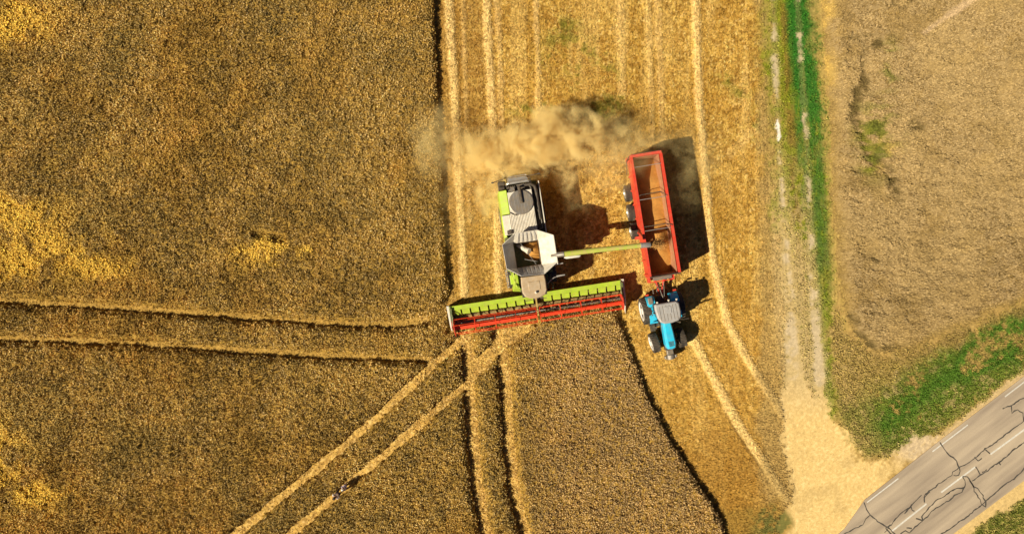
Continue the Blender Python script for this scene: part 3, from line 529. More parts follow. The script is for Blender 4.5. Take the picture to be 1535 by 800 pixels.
b = MB(); b.box(-.98, -.80, 3.6, 4.0, 2.6, 2.9); b.build('rear_corner', M['yellow'], comb, .02)
# grain tank: eight folding panels round an open bin
lo = [(-.99, -.33), (.68, -.33), (.66, -1.95), (-1.0, -1.97)]
ou = [(-1.68, -.33), (-.77, .27), (.66, .26), (1.61, -.2), (1.60, -1.96), (.69, -2.57), (-.79, -2.48), (-1.64, -1.87)]
Zi, Zo = 3.34, 4.24
def panel(name, pts, m, th=.03):
    p = [Vector(q) for q in pts]; nrm = (p[1]-p[0]).cross(p[2]-p[0]).normalized()
    if nrm.z < 0: nrm = -nrm
    return MB().add(p+[q-nrm*th for q in p], [tuple(range(len(p))), tuple(range(2*len(p)-1, len(p)-1, -1))]+[(k, (k+1) % len(p), len(p)+(k+1) % len(p), len(p)+k) for k in range(len(p))]).build(name, m, comb)
I = [(x, y, Zi) for x, y in lo]; O = [(x, y, Zo) for x, y in ou]
panel('tank_flap', [I[0], I[3], (-1.64, -1.87, Zo-.0), (-1.68, -.33, Zo)], M['tankdark'])  # left and front flaps: shade is in the colour
panel('tank_flap', [I[1], I[0], O[1], O[2]], M['white']); panel('tank_flap', [I[2], I[1], O[3], O[4]], M['white']); panel('tank_flap', [I[3], I[2], O[5], O[6]], M['tankdark'])
for a, q, r_ in ((I[0], O[0], O[1]), (I[1], O[2], O[3]), (I[2], O[4], O[5]), (I[3], O[6], O[7])): panel('tank_corner', [a, q, r_], M['white'])
for yy, sg, z_ in ((-.33, 1, 0), (-1.95, -1, 0)):
    for k in range(5):
        x_ = -.62+k*.29; x2 = x_*.85; yo = .24 if sg > 0 else -2.47
        MB().add([(x_-.07, yy, Zi+.01), (x_+.07, yy, Zi+.01), (x2+.03, yo, Zo+.0), (x2-.03, yo, Zo), (x_, (yy+yo)/2, (Zi+Zo)/2+.09)], [(0, 1, 4), (1, 2, 4), (2, 3, 4), (3, 0, 4)]).build('flap_rib', M['tankdark'], comb)
b = MB(); b.box(1.60, 1.665, -2.1, -.2, 4.0, 4.26); b.build('tank_edge', M['white'], comb, .01)
b = MB()      # bin walls
for k in range(4):
    a = lo[k]; c2 = lo[(k+1) % 4]; b.add([(a[0], a[1], Zi), (c2[0], c2[1], Zi), (c2[0]*.9-.02, c2[1]*.9-.12, 1.8), (a[0]*.9-.02, a[1]*.9-.12, 1.8)], [(0, 1, 2, 3)])
b.add([(x*.9-.02, y*.9-.12, 1.8) for x, y in lo], [(0, 1, 2, 3)]); b.build('grain_tank', M['bin'], comb)
b = MB()
for (x0, x1, y0, y1) in ((-1.5, -1.05, -1.95, .1), (.74, 1.27, -1.95, .1), (-1.05, .74, -.28, .2), (-1.05, .74, -2.4, -2.02)): b.box(x0, x1, y0, y1, 1.6, 3.30)
b.build('tank_shell', M['dgreen'], comb)
gm = MB(); n = 16
for j in range(n+1):
    for i in range(n+1):
        u_ = i/n; v_ = j/n; x_ = -.92+1.52*u_; y_ = -1.85+1.42*v_; d_ = math.hypot((x_-.32)/.85, (y_+.85)/.85)
        gm.v.append((x_, y_, 2.2+.95*max(0, 1-d_)**.9+.02*random.random()))
gm.f = [(j*(n+1)+i, j*(n+1)+i+1, (j+1)*(n+1)+i+1, (j+1)*(n+1)+i) for j in range(n) for i in range(n)]
gm.build('grain', M['grain'], comb, smooth=True)
b = MB(); b.tube([(-.75, -.45, 2.75), (-.12, -.93, 3.28)], [.1, .17], 14, cap=False); b.tube([(-.12, -.93, 3.28), (-.02, -1.0, 3.36)], [.20, .20], 16); b.build('filling_auger', M['white'], comb)
b = MB(); b.bar((-.4, -1.45, 3.15), (.4, -1.72, 3.15), .03); b.bar((-.5, -.4, 3.3), (.3, -1.9, 3.3), .02); b.build('tank_stay', M['lgrey'], comb)
# cab
rp = [(-.83, -2.56), (.71, -2.60), (.75, -3.0), (.73, -3.65), (.60, -3.90), (.30, -4.03), (-.05, -4.08), (-.45, -4.02), (-.75, -3.86), (-.88, -3.6), (-.88, -3.0)]
rpi = [(x*.93-.004, (y+3.3)*.93-3.3) for x, y in rp]
b = MB(); b.prism(rp, 3.55, 3.75); b.prism(rp, 3.75, 3.83, rpi); rf = b.build('cab_roof', M['beige'], comb, .02)
b = MB(); b.prism([(-.45, -2.95), (.35, -2.95), (.35, -3.55), (-.45, -3.55)], 3.83, 3.86, [(-.41, -2.99), (.31, -2.99), (.31, -3.51), (-.41, -3.51)]); b.build('roof_hatch', M['beige'], rf, .01)
b = MB(); b.lathe([(3.83, .10), (3.93, .09), (3.96, .05)], 'z', (.0, -3.68, 0), 14); b.build('beacon', M['white'], rf)
b = MB(); b.lathe([(3.955, .055), (3.975, .045)], 'z', (.03, -3.66, 0), 12); b.build('beacon_lens', M['dark'], rf)
b = MB(); b.prism([(x*.93, (y+3.3)*.93-3.3) for x, y in rp], 1.7, 3.55); b.build('cab_glass', M['glass'], comb)
b = MB()
for x_, y_ in ((-.84, -2.65), (.70, -2.65), (-.83, -3.7), (.69, -3.7)): b.bar((x_, y_, 1.6), (x_, y_, 3.56), .08)
b.box(-.9, .8, -4.0, -2.5, 1.5, 1.72); b.build('cab_frame', M['dark'], comb)
# platform, ladder, mirrors
b = MB(); b.box(-1.55, -.90, -3.0, -2.35, 1.85, 1.93); b.hexa([(-1.5, -3.5, 1.2), (-.95, -3.6, 1.2), (-.95, -2.1, 1.2), (-1.5, -2.1, 1.2), (-1.3, -3.1, 2.3), (-1.0, -3.2, 2.3), (-1.0, -2.2, 2.3), (-1.3, -2.2, 2.3)]); b.build('front_cover', M['green'], comb, .03)
b = MB(); b.tube([(-1.62, -2.0, 2.1), (-1.45, -2.1, 2.9), (-1.2, -3.0, 2.9), (-1.0, -3.5, 2.5)], .025, 6); b.tube([(-1.1, -2.2, 2.9), (-1.35, -3.3, 2.75)], .025, 6); b.tube([(-1.3, -3.0, 2.4), (-.9, -3.4, 2.5)], .05, 8); b.build('handrail', M['green'], comb)
b = MB()
for k in range(7): b.box(-1.78, -1.42, -2.05-k*.19, -1.98-k*.19, 1.95-k*.2, 1.99-k*.2)
b.bar((-1.79, -1.95, 2.05), (-1.79, -3.3, .6), .04); b.bar((-1.41, -1.95, 2.05), (-1.41, -3.3, .6), .04); b.build('ladder', M['lgrey'], comb)
for yy in (-2.15, -2.92):
    b = MB(); b.tube([(.85, yy-.35, 3.0), (1.15, yy-.1, 3.25), (1.35, yy, 3.3), (2.0, yy+.06, 3.3)], .028, 8); b.box(1.5, 2.05, yy+.02, yy+.1, 3.05, 3.34); b.build('mirror', M['lgrey'], comb)
b = MB(); b.box(.72, 1.35, -2.55, -1.9, 1.4, 2.6); b.box(.8, 1.0, -3.0, -2.6, 1.2, 2.1); b.tube([(1.0, -3.0, 1.5), (1.3, -3.4, 1.4), (1.25, -3.7, 1.2)], .05, 8); b.tube([(.85, -3.5, 1.8), (1.15, -3.05, 1.9), (1.2, -2.7, 1.9)], .03, 8); b.build('side_box', M['dgreen'], comb, .02)
# unloading auger
b = MB(); b.tube([(1.2, -1.50, 3.2), (1.45, -1.50, 3.9), (1.75, -1.50, 4.2), (2.15, -1.51, 4.3)], .17, 14); ua = b.build('unloading_auger', M['grey'], comb, smooth=True)
b = MB(); b.tube([(2.15, -1.51, 4.3), (4.5, -1.60, 4.42), (7.05, -1.73, 4.5)], [.17, .165, .155], 16); b.build('auger_tube', M['augerg'], ua, smooth=True)
b = MB(); b.tube([(7.05, -1.73, 4.5), (7.35, -1.75, 4.48), (7.62, -1.77, 4.36)], [.17, .18, .17], 14, cap=False); b.tube([(7.0, -1.725, 4.5), (7.1, -1.732, 4.5)], .185, 14); b.build('spout', M['lgrey'], ua, smooth=True)
b = MB(); b.tube([(2.1, -1.74, 4.25), (2.25, -1.76, 4.28), (3.05, -1.79, 4.34), (3.15, -1.77, 4.34)], [.04, .09, .09, .04], 10); b.build('auger_guard', M['white'], ua, smooth=True)  # white guard beside the auger tube
for (x_, y_, r_, w_, sd) in ((-1.32, -2.35, .95, .72, -1), (1.28, -2.35, .95, .72, 1), (-1.36, 1.62, .70, .50, -1), (1.28, 1.62, .70, .50, 1)): wheel(comb, x_, y_, r_, w_, sd, M['rim'])
# feeder house
b = MB(); b.hexa([(-.75, -4.3, .35), (.75, -4.3, .35), (.7, -2.4, .9), (-.7, -2.4, .9), (-.75, -4.3, 1.0), (.75, -4.3, 1.0), (.7, -2.4, 1.7), (-.7, -2.4, 1.7)]); b.build('feeder_house', M['dark'], comb, .02)
# header
hd = MB(); hd.box(-6.0, 6.0, -4.16, -3.86, .95, 1.12); hd.hexa([(-6, -4.3, .15), (6, -4.3, .15), (6, -4.14, .2), (-6, -4.14, .2), (-6, -4.18, .95), (6, -4.18, .95), (6, -4.0, .95), (-6, -4.0, .95)])
header = hd.build('header', M['green'], comb, .02)
b = MB(); b.box(-6.0, 6.0, -5.09, -4.2, .12, .18); 
for k in range(19): x_ = -5.7+k*.633; b.box(x_-.02, x_+.02, -4.55, -4.2, .25, .75)
b.build('header_floor', M['floor'], header)
for k in range(19):
    x_ = -5.70+k*.633
    if abs(x_) < .25: continue
    b = MB(); b.hexa([(x_-.09, -4.48, .78), (x_+.44, -4.52, .78), (x_+.44, -4.17, .95), (x_-.09, -4.17, .95), (x_-.09, -4.50, .82), (x_+.44, -4.54, .82), (x_+.44, -4.163, 1.09), (x_-.09, -4.163, 1.09)])
    b.build('beam_tab', M['green'], header, .006)
b = MB(); b.tube([(-5.9, -4.72, .55), (5.9, -4.72, .55)], .17, 16)
pts = []
for sgn in (-1, 1):
    for k in range(0, 200):
        t0 = k*.30; x_ = sgn*(5.85-t0*5.5/60); 
        if k % 1 == 0:
            t1 = (k+1)*.30; x1 = sgn*(5.85-t1*5.5/60)
            b.add([(x_, -4.72+.17*math.cos(t0), .55+.17*math.sin(t0)), (x_, -4.72+.30*math.cos(t0), .55+.30*math.sin(t0)), (x1, -4.72+.30*math.cos(t1), .55+.30*math.sin(t1)), (x1, -4.72+.17*math.cos(t1), .55+.17*math.sin(t1))], [(0, 1, 2, 3)])
b.build('crop_auger', M['floor'], header)
b = MB()
for k in range(151): x_ = -5.925+k*.079; b.v += [(x_, -5.08, .19), (x_, -5.12, .16), (x_+.0395, -5.27, .13)]; b.f += ([(3*k, 3*k+3, 3*k+4, 3*k+1), (3*k+1, 3*k+4, 3*k+2)] if k < 150 else [])
b.build('cutter_bar', M['lgrey'], header)
for sgn in (-1, 1):
    b = MB(); x_ = sgn*6.08; b.hexa([(x_-.10, -5.55, .08), (x_+.10, -5.55, .08), (x_+.09, -3.8, .08), (x_-.09, -3.8, .08), (x_-.05, -5.35, .9), (x_+.05, -5.35, .9), (x_+.09, -3.8, 1.15), (x_-.09, -3.8, 1.15)])
    b.add([(x_-.10, -5.55, .08), (x_+.10, -5.55, .08), (x_, -6.35, .06), (x_-.05, -5.4, .8), (x_+.05, -5.4, .8)], [(0, 1, 2), (2, 1, 4), (0, 2, 3), (2, 4, 3), (0, 3, 4, 1)]); b.build('divider', M['white'], header, .02)
    b = MB(); x_ = sgn*5.93; b.box(x_-.04, x_+.04, -4.9, -3.9, .3, 1.22); b.box(x_-.06, x_+.10, -4.35, -4.0, 1.0, 1.3); b.tube([(x_, -4.1, 1.2), (x_-sgn*.1, -4.6, 1.35), (x_, -5.2, 1.25)], .05, 8); b.build('reel_arm', M['dgreen'], header, .01)
b = MB(); b.bar((0, -4.0, 1.2), (-.02, -5.4, 1.32), .1); b.build('reel_arm', M['yellow'], header)
ry, rz_, rr_ = -5.32, 1.18, .55
for s_i, (xa, xb) in enumerate(((-5.82, -.12), (.12, 5.82))):
    b = MB(); b.tube([(xa, ry, rz_), (xb, ry, rz_)], .06, 12); ph = .25 if s_i == 0 else .55
    ang = [ph+k*math.pi/3 for k in range(6)]
    for a in ang: b.tube([(xa, ry+rr_*math.cos(a), rz_+rr_*math.sin(a)), (xb, ry+rr_*math.cos(a), rz_+rr_*math.sin(a))], .021, 6)
    for k in range(5):
        x_ = xa+(xb-xa)*k/4
        for j in range(6):
            a, a2 = ang[j], ang[(j+1) % 6]; p = (x_, ry+rr_*math.cos(a), rz_+rr_*math.sin(a)); b.bar(p, (x_, ry+rr_*math.cos(a2), rz_+rr_*math.sin(a2)), .022); b.bar((x_, ry, rz_), p, .022)
    reel = b.build('reel', M['orange'], header); reel['label'] = 'red six-bar pickup reel'
    a = [q for q in ang if math.sin(q) > .2]; a = min(a, key=lambda q: abs(math.cos(q)+.1)); b = MB(); b.hexa([(xa+.05, ry-.19, rz_+.12), (xb-.05, ry-.19, rz_+.12), (xb-.05, ry+.02, rz_+.16), (xa+.05, ry+.02, rz_+.16), (xa+.05, ry-.19, rz_+.135), (xb-.05, ry-.19, rz_+.135), (xb-.05, ry+.02, rz_+.175), (xa+.05, ry+.02, rz_+.175)]); b.build('reel_board', M['orange'], reel)
    b = MB()
    for a in ang:
        for k in range(38): x_ = xa+.08+(xb-xa-.16)*k/37; p = Vector((x_, ry+rr_*math.cos(a), rz_+rr_*math.sin(a))); b.bar(p, p+Vector((0, .03, -.2)), .012)
    b.build('reel_tines', M['dark'], reel)['kind'] = 'stuff'
    b = MB(); xe = xa if s_i == 0 else xb
    b.lathe([(xe-.025, .62), (xe+.025, .62)], 'x', (0, ry, rz_), 6); b.build('end_plate', M['red'], reel)

# ================================================================== GRAIN TRAILER
tr = empty('grain_trailer', (9.48, 3.38, .05), R(9.0)); tag(tr, 'long red three-axle grain trailer being filled with wheat beside the combine', 'trailer')
ZT = 3.0; ZB = 1.25
def wall(pts_out_b, pts_out_t, pts_in_t, pts_in_b):
    b = MB(); b.add(pts_out_b+pts_out_t+pts_in_t+pts_in_b, [(0, 1, 3, 2), (2, 3, 5, 4), (4, 5, 7, 6), (6, 7, 1, 0), (0, 2, 4, 6), (1, 7, 5, 3)]); return b
ya, yb = -3.92, 4.04
b = wall([(-.97, ya, ZB), (-.97, yb, ZB)], [(-1.0, ya, ZT), (-1.0, yb, ZT)], [(-.92, ya, ZT), (-.92, yb, ZT)], [(-.88, ya, ZB), (-.88, yb, ZB)])
for k in range(9): y_ = ya+.12+k*.965; b.box(-1.05, -.98, y_-.05, y_+.05, ZB, ZT-.12)
b.box(-1.07, -.90, ya, yb, ZT-.08, ZT+.02); b.build('side_wall', M['red'], tr)['label'] = 'left red side wall'
b = wall([(.97, ya, ZB), (.97, yb, ZB)], [(1.0, ya, ZT), (1.0, yb, ZT)], [(.92, ya, ZT), (.92, yb, ZT)], [(.86, ya, ZB), (.86, yb, ZB)])
for k in range(9): y_ = ya+.12+k*.965; b.box(.98, 1.05, y_-.05, y_+.05, ZB, ZT-.12)
b.box(.90, 1.07, ya, yb, ZT-.08, ZT+.02); b.build('side_wall', M['red'], tr)
b = MB(); b.box(-1.06, 1.04, yb-.02, yb+.16, ZB-.1, ZT+.01); b.box(-1.06, 1.04, yb+.14, yb+.2, ZB, ZB+.2)
for x_ in (-.9, -.3, .3, .9): b.box(x_-.05, x_+.05, yb+.16, yb+.22, ZB, ZT-.1)
b.box(-1.2, -1.02, yb-.25, yb-.02, 2.0, 2.35); b.build('tailgate', M['redd'], tr, .01)
b = MB(); b.tube([(-1.08, yb+.12, 2.8), (-1.22, yb-.12, 2.4), (-1.15, yb-.9, 1.4)], .035, 8); b.tube([(-.9, yb+.17, 3.0), (0, yb+.2, 3.02), (.95, yb+.17, 3.0)], .02, 6); b.build('hydraulic_ram', M['dark'], tr)
b = MB(); b.box(-1.0, 1.0, ya-.10, ya, ZB, ZT-.02); b.build('front_wall', M['redd'], tr, .01)
b = MB(); b.tube([(-1.02, ya-.05, ZT+.03), (1.02, ya-.05, ZT+.03)], .045, 8); b.build('tarp_bar', M['dark'], tr)
b = MB(); b.box(-.95, .95, ya, yb, ZB-.12, ZB); b.build('floor', M['redd'], tr)
# lining inside the walls
b = MB(); b.box(.84, .86, ya+.02, yb-.03, ZB, ZT-.15); b.box(-.86, -.84, ya+.02, yb-.03, ZB, ZT-.15); b.box(-.84, .84, yb-.06, yb-.035, ZB, ZT-.2); b.box(-.84, .84, ya+.02, ya+.04, ZB, ZT-.2); b.build('lining', M['liner'], tr)
for y_, m_, z_ in ((3.36, 'lgrey', 2.98), (1.18, 'lgrey', 2.98), (-.90, 'lgrey', 2.97)):
    b = MB(); b.tube([(-.93, y_, z_), (.93, y_, z_)], .022 if m_ == 'lgrey' else .04, 8); b.build('cross_brace', M[m_], tr)
b = MB(); b.tube([(-.9, 1.42, 2.95), (-.75, 1.5, 3.0), (.55, 1.52, 3.05), (1.0, 1.2, 3.0), (1.08, 1.16, 2.95)], .028, 8); b.build('tarp_bow', M['dark'], tr)
b = MB(); b.tube([(-.9, -.62, 2.95), (.55, -.62, 3.1), (.98, -.75, 3.05), (1.08, -.85, 2.9)], .03, 8); b.build('tarp_bow', M['dark'], tr)
# load of grain
gm = MB(); nx_, ny_ = 28, 90
for j in range(ny_+1):
    for i in range(nx_+1):
        x_ = -.835+1.67*i/nx_; y_ = ya+.05+(yb-ya-.12)*j/ny_
        z_ = 1.92-.16*((x_-.1)/.8)**2+.34*math.exp(-((x_-.1)/.7)**2-((y_+1.55)/1.1)**2)+.10*math.exp(-((y_-.6)/1.2)**2)-.55*max(0, (y_-2.3)/1.7)**1.2-.55*max(0, (-2.6-y_)/1.3)+.012*random.random()+.03*math.sin(y_*5)*math.cos(x_*4)
        gm.v.append((x_, y_, max(z_, ZB+.03)))
gm.f = [(j*(nx_+1)+i, j*(nx_+1)+i+1, (j+1)*(nx_+1)+i+1, (j+1)*(nx_+1)+i) for j in range(ny_) for i in range(nx_)]
gl = gm.build('grain_load', M['grain'], None, smooth=True); gl.location = (9.48, 3.38, .05); gl.rotation_euler = (0, 0, R(9.0)); tag(gl, 'heap of orange brown wheat grain lying in the red trailer', 'grain', kind='stuff')
# chassis, drawbar
b = MB(); b.box(-.45, -.3, -3.9, 3.9, .75, 1.13); b.box(.3, .45, -3.9, 3.9, .75, 1.13)
for y_ in (1.93, .58, -.72): b.tube([(-1.0, y_, .58), (1.0, y_, .58)], .06, 8)
b.box(-.85, .9, -4.25, -3.95, .9, 1.15); b.bar((-.35, -4.1, 1.0), (.02, -5.6, .62), .12); b.bar((.35, -4.1, 1.0), (.02, -5.6, .62), .12); b.box(-.85, -.7, -4.4, -4.0, .95, 1.5); b.box(.8, .95, -4.4, -4.0, .95, 1.5); b.bar((-.85, -4.38, 1.45), (.95, -4.38, 1.45), .06); b.build('chassis', M['red'], tr, .01)
b = MB(); b.box(-.5, .75, -4.3, -4.02, 1.25, 1.6); b.tube([(-.4, -4.5, 1.3), (-.1, -5.0, 1.2), (0, -5.6, 1.3)], .025, 6); b.tube([(.2, -4.45, 1.3), (.2, -5.0, 1.1), (.1, -5.7, 1.2)], .025, 6); b.build('front_rack', M['grey'], tr, .01)
b = MB(); b.box(-1.2, -.94, -1.35, -1.15, .8, 1.4); b.build('side_bracket', M['redd'], tr)
for sd in (-1, 1):
    for y_ in (1.93, .58, -.72): wheel(tr, sd*1.14, y_, .58, .44, sd, M['lgrey'], n=26)

# grain falling out of the spout
sp = comb.matrix_basis @ Vector((7.64, -1.77, 4.34)); n = 2600
t_ = rng.random(n)**.7*.62; v0 = 1.9; sx_ = rng.normal(0, .09, n)*(.6+2.6*t_); sy_ = rng.normal(0, .09, n)*(.6+3.0*t_); dirx = np.array([math.cos(R(8)), math.sin(R(8))])
gxp = sp.x+dirx[0]*v0*t_+sx_; gyp = sp.y+dirx[1]*v0*t_+sy_; gzp = sp.z-.4*t_-4.9*t_*t_+rng.normal(0, .04, n)
V1, Q1, C1 = scatter_tufts('f', gxp, gyp, gzp, .045+0*gxp, .03+0*gxp, np.tile(np.array([[.55, .30, .09]]), (n, 1)), 1, width=.5)
tag(np_mesh('falling_grain', V1, Q1, C1, mat_attr('falling_grain', .8, 10, .2)), 'stream of wheat grain falling from the spout into the trailer', 'grain', kind='stuff')

# ================================================================== TRACTOR
tt = empty('tractor', (10.49, -3.64, .05), R(11)); tag(tt, 'bright blue tractor with a grey cab roof coupled to the red trailer', 'tractor')
hp = [(-.30, -.05), (.26, -.05), (.33, -.9), (.36, -1.6), (.28, -1.9), (.0, -1.97), (-.28, -1.92), (-.36, -1.6), (-.34, -.9)]
b = MB(); b.prism(hp, 1.05, 1.72); b.prism(hp, 1.72, 1.88, [(x*.72, (y+1)*.95-1) for x, y in hp]); b.build('hood', M['blue'], tt, .03)
b = MB()
for k in range(5): b.box(-.17+.0*k, .17, -1.74+k*.07, -1.70+k*.07, 1.885, 1.90)
b.build('hood_grille', M['dark'], tt)
b = MB(); b.box(-.30, .30, -2.1, -.1, .6, 1.1); b.box(-.25, .25, -.1, 1.75, .6, 1.15); b.tube([(-.85, -1.45, .7), (.9, -1.45, .7)], .1, 10); b.tube([(-.9, .85, .95), (.9, .85, .95)], .16, 10); b.box(-.75, -.4, -.35, .1, .6, 1.1); b.box(.42, .8, -.35, .1, .6, 1.1); b.build('chassis', M['dark'], tt, .02)
rp = [(-.80, 1.34), (.62, 1.30), (.78, 1.15), (.80, .6), (.74, .2), (.55, .02), (.1, -.06), (-.4, -.04), (-.66, .1), (-.80, .4), (-.88, 1.0), (-.86, 1.25)]
b = MB(); b.prism(rp, 2.78, 2.92); b.prism(rp, 2.92, 3.0, [(x*.9, (y-.64)*.9+.64) for x, y in rp])
rf = b.build('cab_roof', M['roofgrey'], tt, .025)
b = MB()
for k in range(6): x_ = -.58+k*.22; b.box(x_-.012, x_+.012, .15, 1.15, 3.0, 3.012)
b.build('roof_rib', M['grey'], rf)
b = MB(); b.prism([(-.3, .62), (.16, .60), (.18, 1.05), (-.28, 1.08)], 3.012, 3.035); b.prism([(-.16, .85), (.0, .85), (.0, 1.02), (-.16, 1.02)], 3.035, 3.05); b.build('roof_hatch', M['roofgrey'], rf, .006)
b = MB(); b.prism([(x*.92, (y-.64)*.92+.64) for x, y in rp], 1.25, 2.78); b.build('cab_glass', M['glass'], tt)
b = MB()
for x_, y_ in ((-.76, 1.2), (.72, 1.2), (-.6, .1), (.58, .08), (-.8, .7), (.76, .65)): b.bar((x_, y_, 1.1), (x_*1.0, y_, 2.8), .07)
b.box(-.75, .75, .1, 1.3, 1.05, 1.3); b.build('cab_frame', M['dark'], tt)
for x_, y_ in ((-.62, 1.42), (.15, 1.44), (.68, 1.40)):
    b = MB(); b.lathe([(2.75, .05), (2.82, .07), (2.88, .05)], 'z', (x_, y_, 0), 10); b.bar((x_, y_, 2.8), (x_, y_-.15, 2.82), .04); b.build('work_light', M['white'], rf)
def fender(sd, nm='fender'):
    b = MB(); n = 12; x0, x1 = sd*.55, sd*1.10; pts = []
    for k in range(n+1):
        a = R(28+k*118/n); y_ = .85+1.08*math.cos(a); z_ = .97+1.02*math.sin(a)
        pts.append((y_, min(z_, 1.86)))
    vs = []
    for y_, z_ in pts: vs += [(x0, y_, z_), (x1, y_, z_-.03), (x0, y_, z_-.04), (x1, y_, z_-.09)]
    fs = []
    for k in range(n): a = 4*k; c3 = a+4; fs += [(a, a+1, c3+1, c3), (a+2, c3+2, c3+3, a+3), (a, c3, c3+2, a+2), (a+1, a+3, c3+3, c3+1)]
    fs += [(0, 2, 3, 1), (4*n, 4*n+1, 4*n+3, 4*n+2)]; b.add(vs, fs); b.box(min(x0, x0+sd*.03), max(x0, x0+sd*.03), .1, 1.75, 1.0, 1.75)
    return b.build(nm, M['blue'], tt, .01)
fender(-1); fender(1)
b = MB(); b.box(-1.0, -.7, 1.3, 1.75, 1.845, 1.90); b.build('fender_step', M['grey'], tt, .02)
for sd in (-1, 1):
    b = MB(); b.box(sd*.95-.1, sd*.95+.1, 1.88, 1.98, 1.45, 1.62); b.build('tail_light', M['red'], tt)
wheel(tt, -1.13, .85, .95, .60, -1, M['rim'], rimf=.66); wheel(tt, 1.13, .85, .95, .60, 1, M['rim'], rimf=.66)
wheel(tt, -.92, -1.45, .70, .50, -1, M['rim'], rz=R(6), rimf=.66); wheel(tt, .95, -1.45, .68, .50, 1, M['rim'], rz=R(6))
b = MB(); b.tube([(0, -2.45, .75), (0, -2.78, .75)], .30, 20); b.box(-.22, .22, -2.46, -1.95, .55, .95); b.box(-.42, -.28, -2.7, -2.5, .6, .9); b.box(.28, .42, -2.7, -2.5, .6, .9); b.build('front_weight', M['grey'], tt, .03)
b = MB(); b.tube([(.62, -.12, 1.2), (.62, -.12, 2.3), (.66, -.16, 2.65)], .06, 10); b.build('exhaust', M['dark'], tt)
for sd in (-1, 1):
    b = MB(); b.tube([(sd*.6, .05, 2.3), (sd*1.0, -.05, 2.45), (sd*1.25, -.02, 2.45)], .02, 6); b.box(sd*1.12, sd*1.12+sd*.2, -.06, -.01, 2.1, 2.5) if sd > 0 else b.box(-1.32, -1.12, -.06, -.01, 2.1, 2.5); b.build('mirror', M['dark'], tt)
b = MB(); b.box(-1.0, -.62, -.55, -.1, .5, .56); b.box(-1.05, -.7, -.65, -.2, .8, .86); b.box(-1.0, -.62, -.5, .0, 1.05, 1.1); b.build('step', M['dark'], tt)
b = MB(); b.tube([(-.62, .2, 1.4), (-.66, .15, 1.7)], .05, 8); b.build('fluid_bottle', M['green'], tt)
b = MB(); b.bar((0, 1.7, .6), (.15, 2.6, .62), .12); b.bar((-.35, 1.6, .7), (-.3, 2.2, .6), .07); b.bar((.35, 1.6, .7), (.3, 2.2, .6), .07); b.tube([(-.1, 1.8, 1.0), (-.15, 2.1, 1.1), (0, 2.4, .8)], .03, 6); b.tube([(.1, 1.8, 1.0), (.1, 2.2, 1.2), (.15, 2.5, .8)], .03, 6); b.build('hitch', M['grey'], tt)

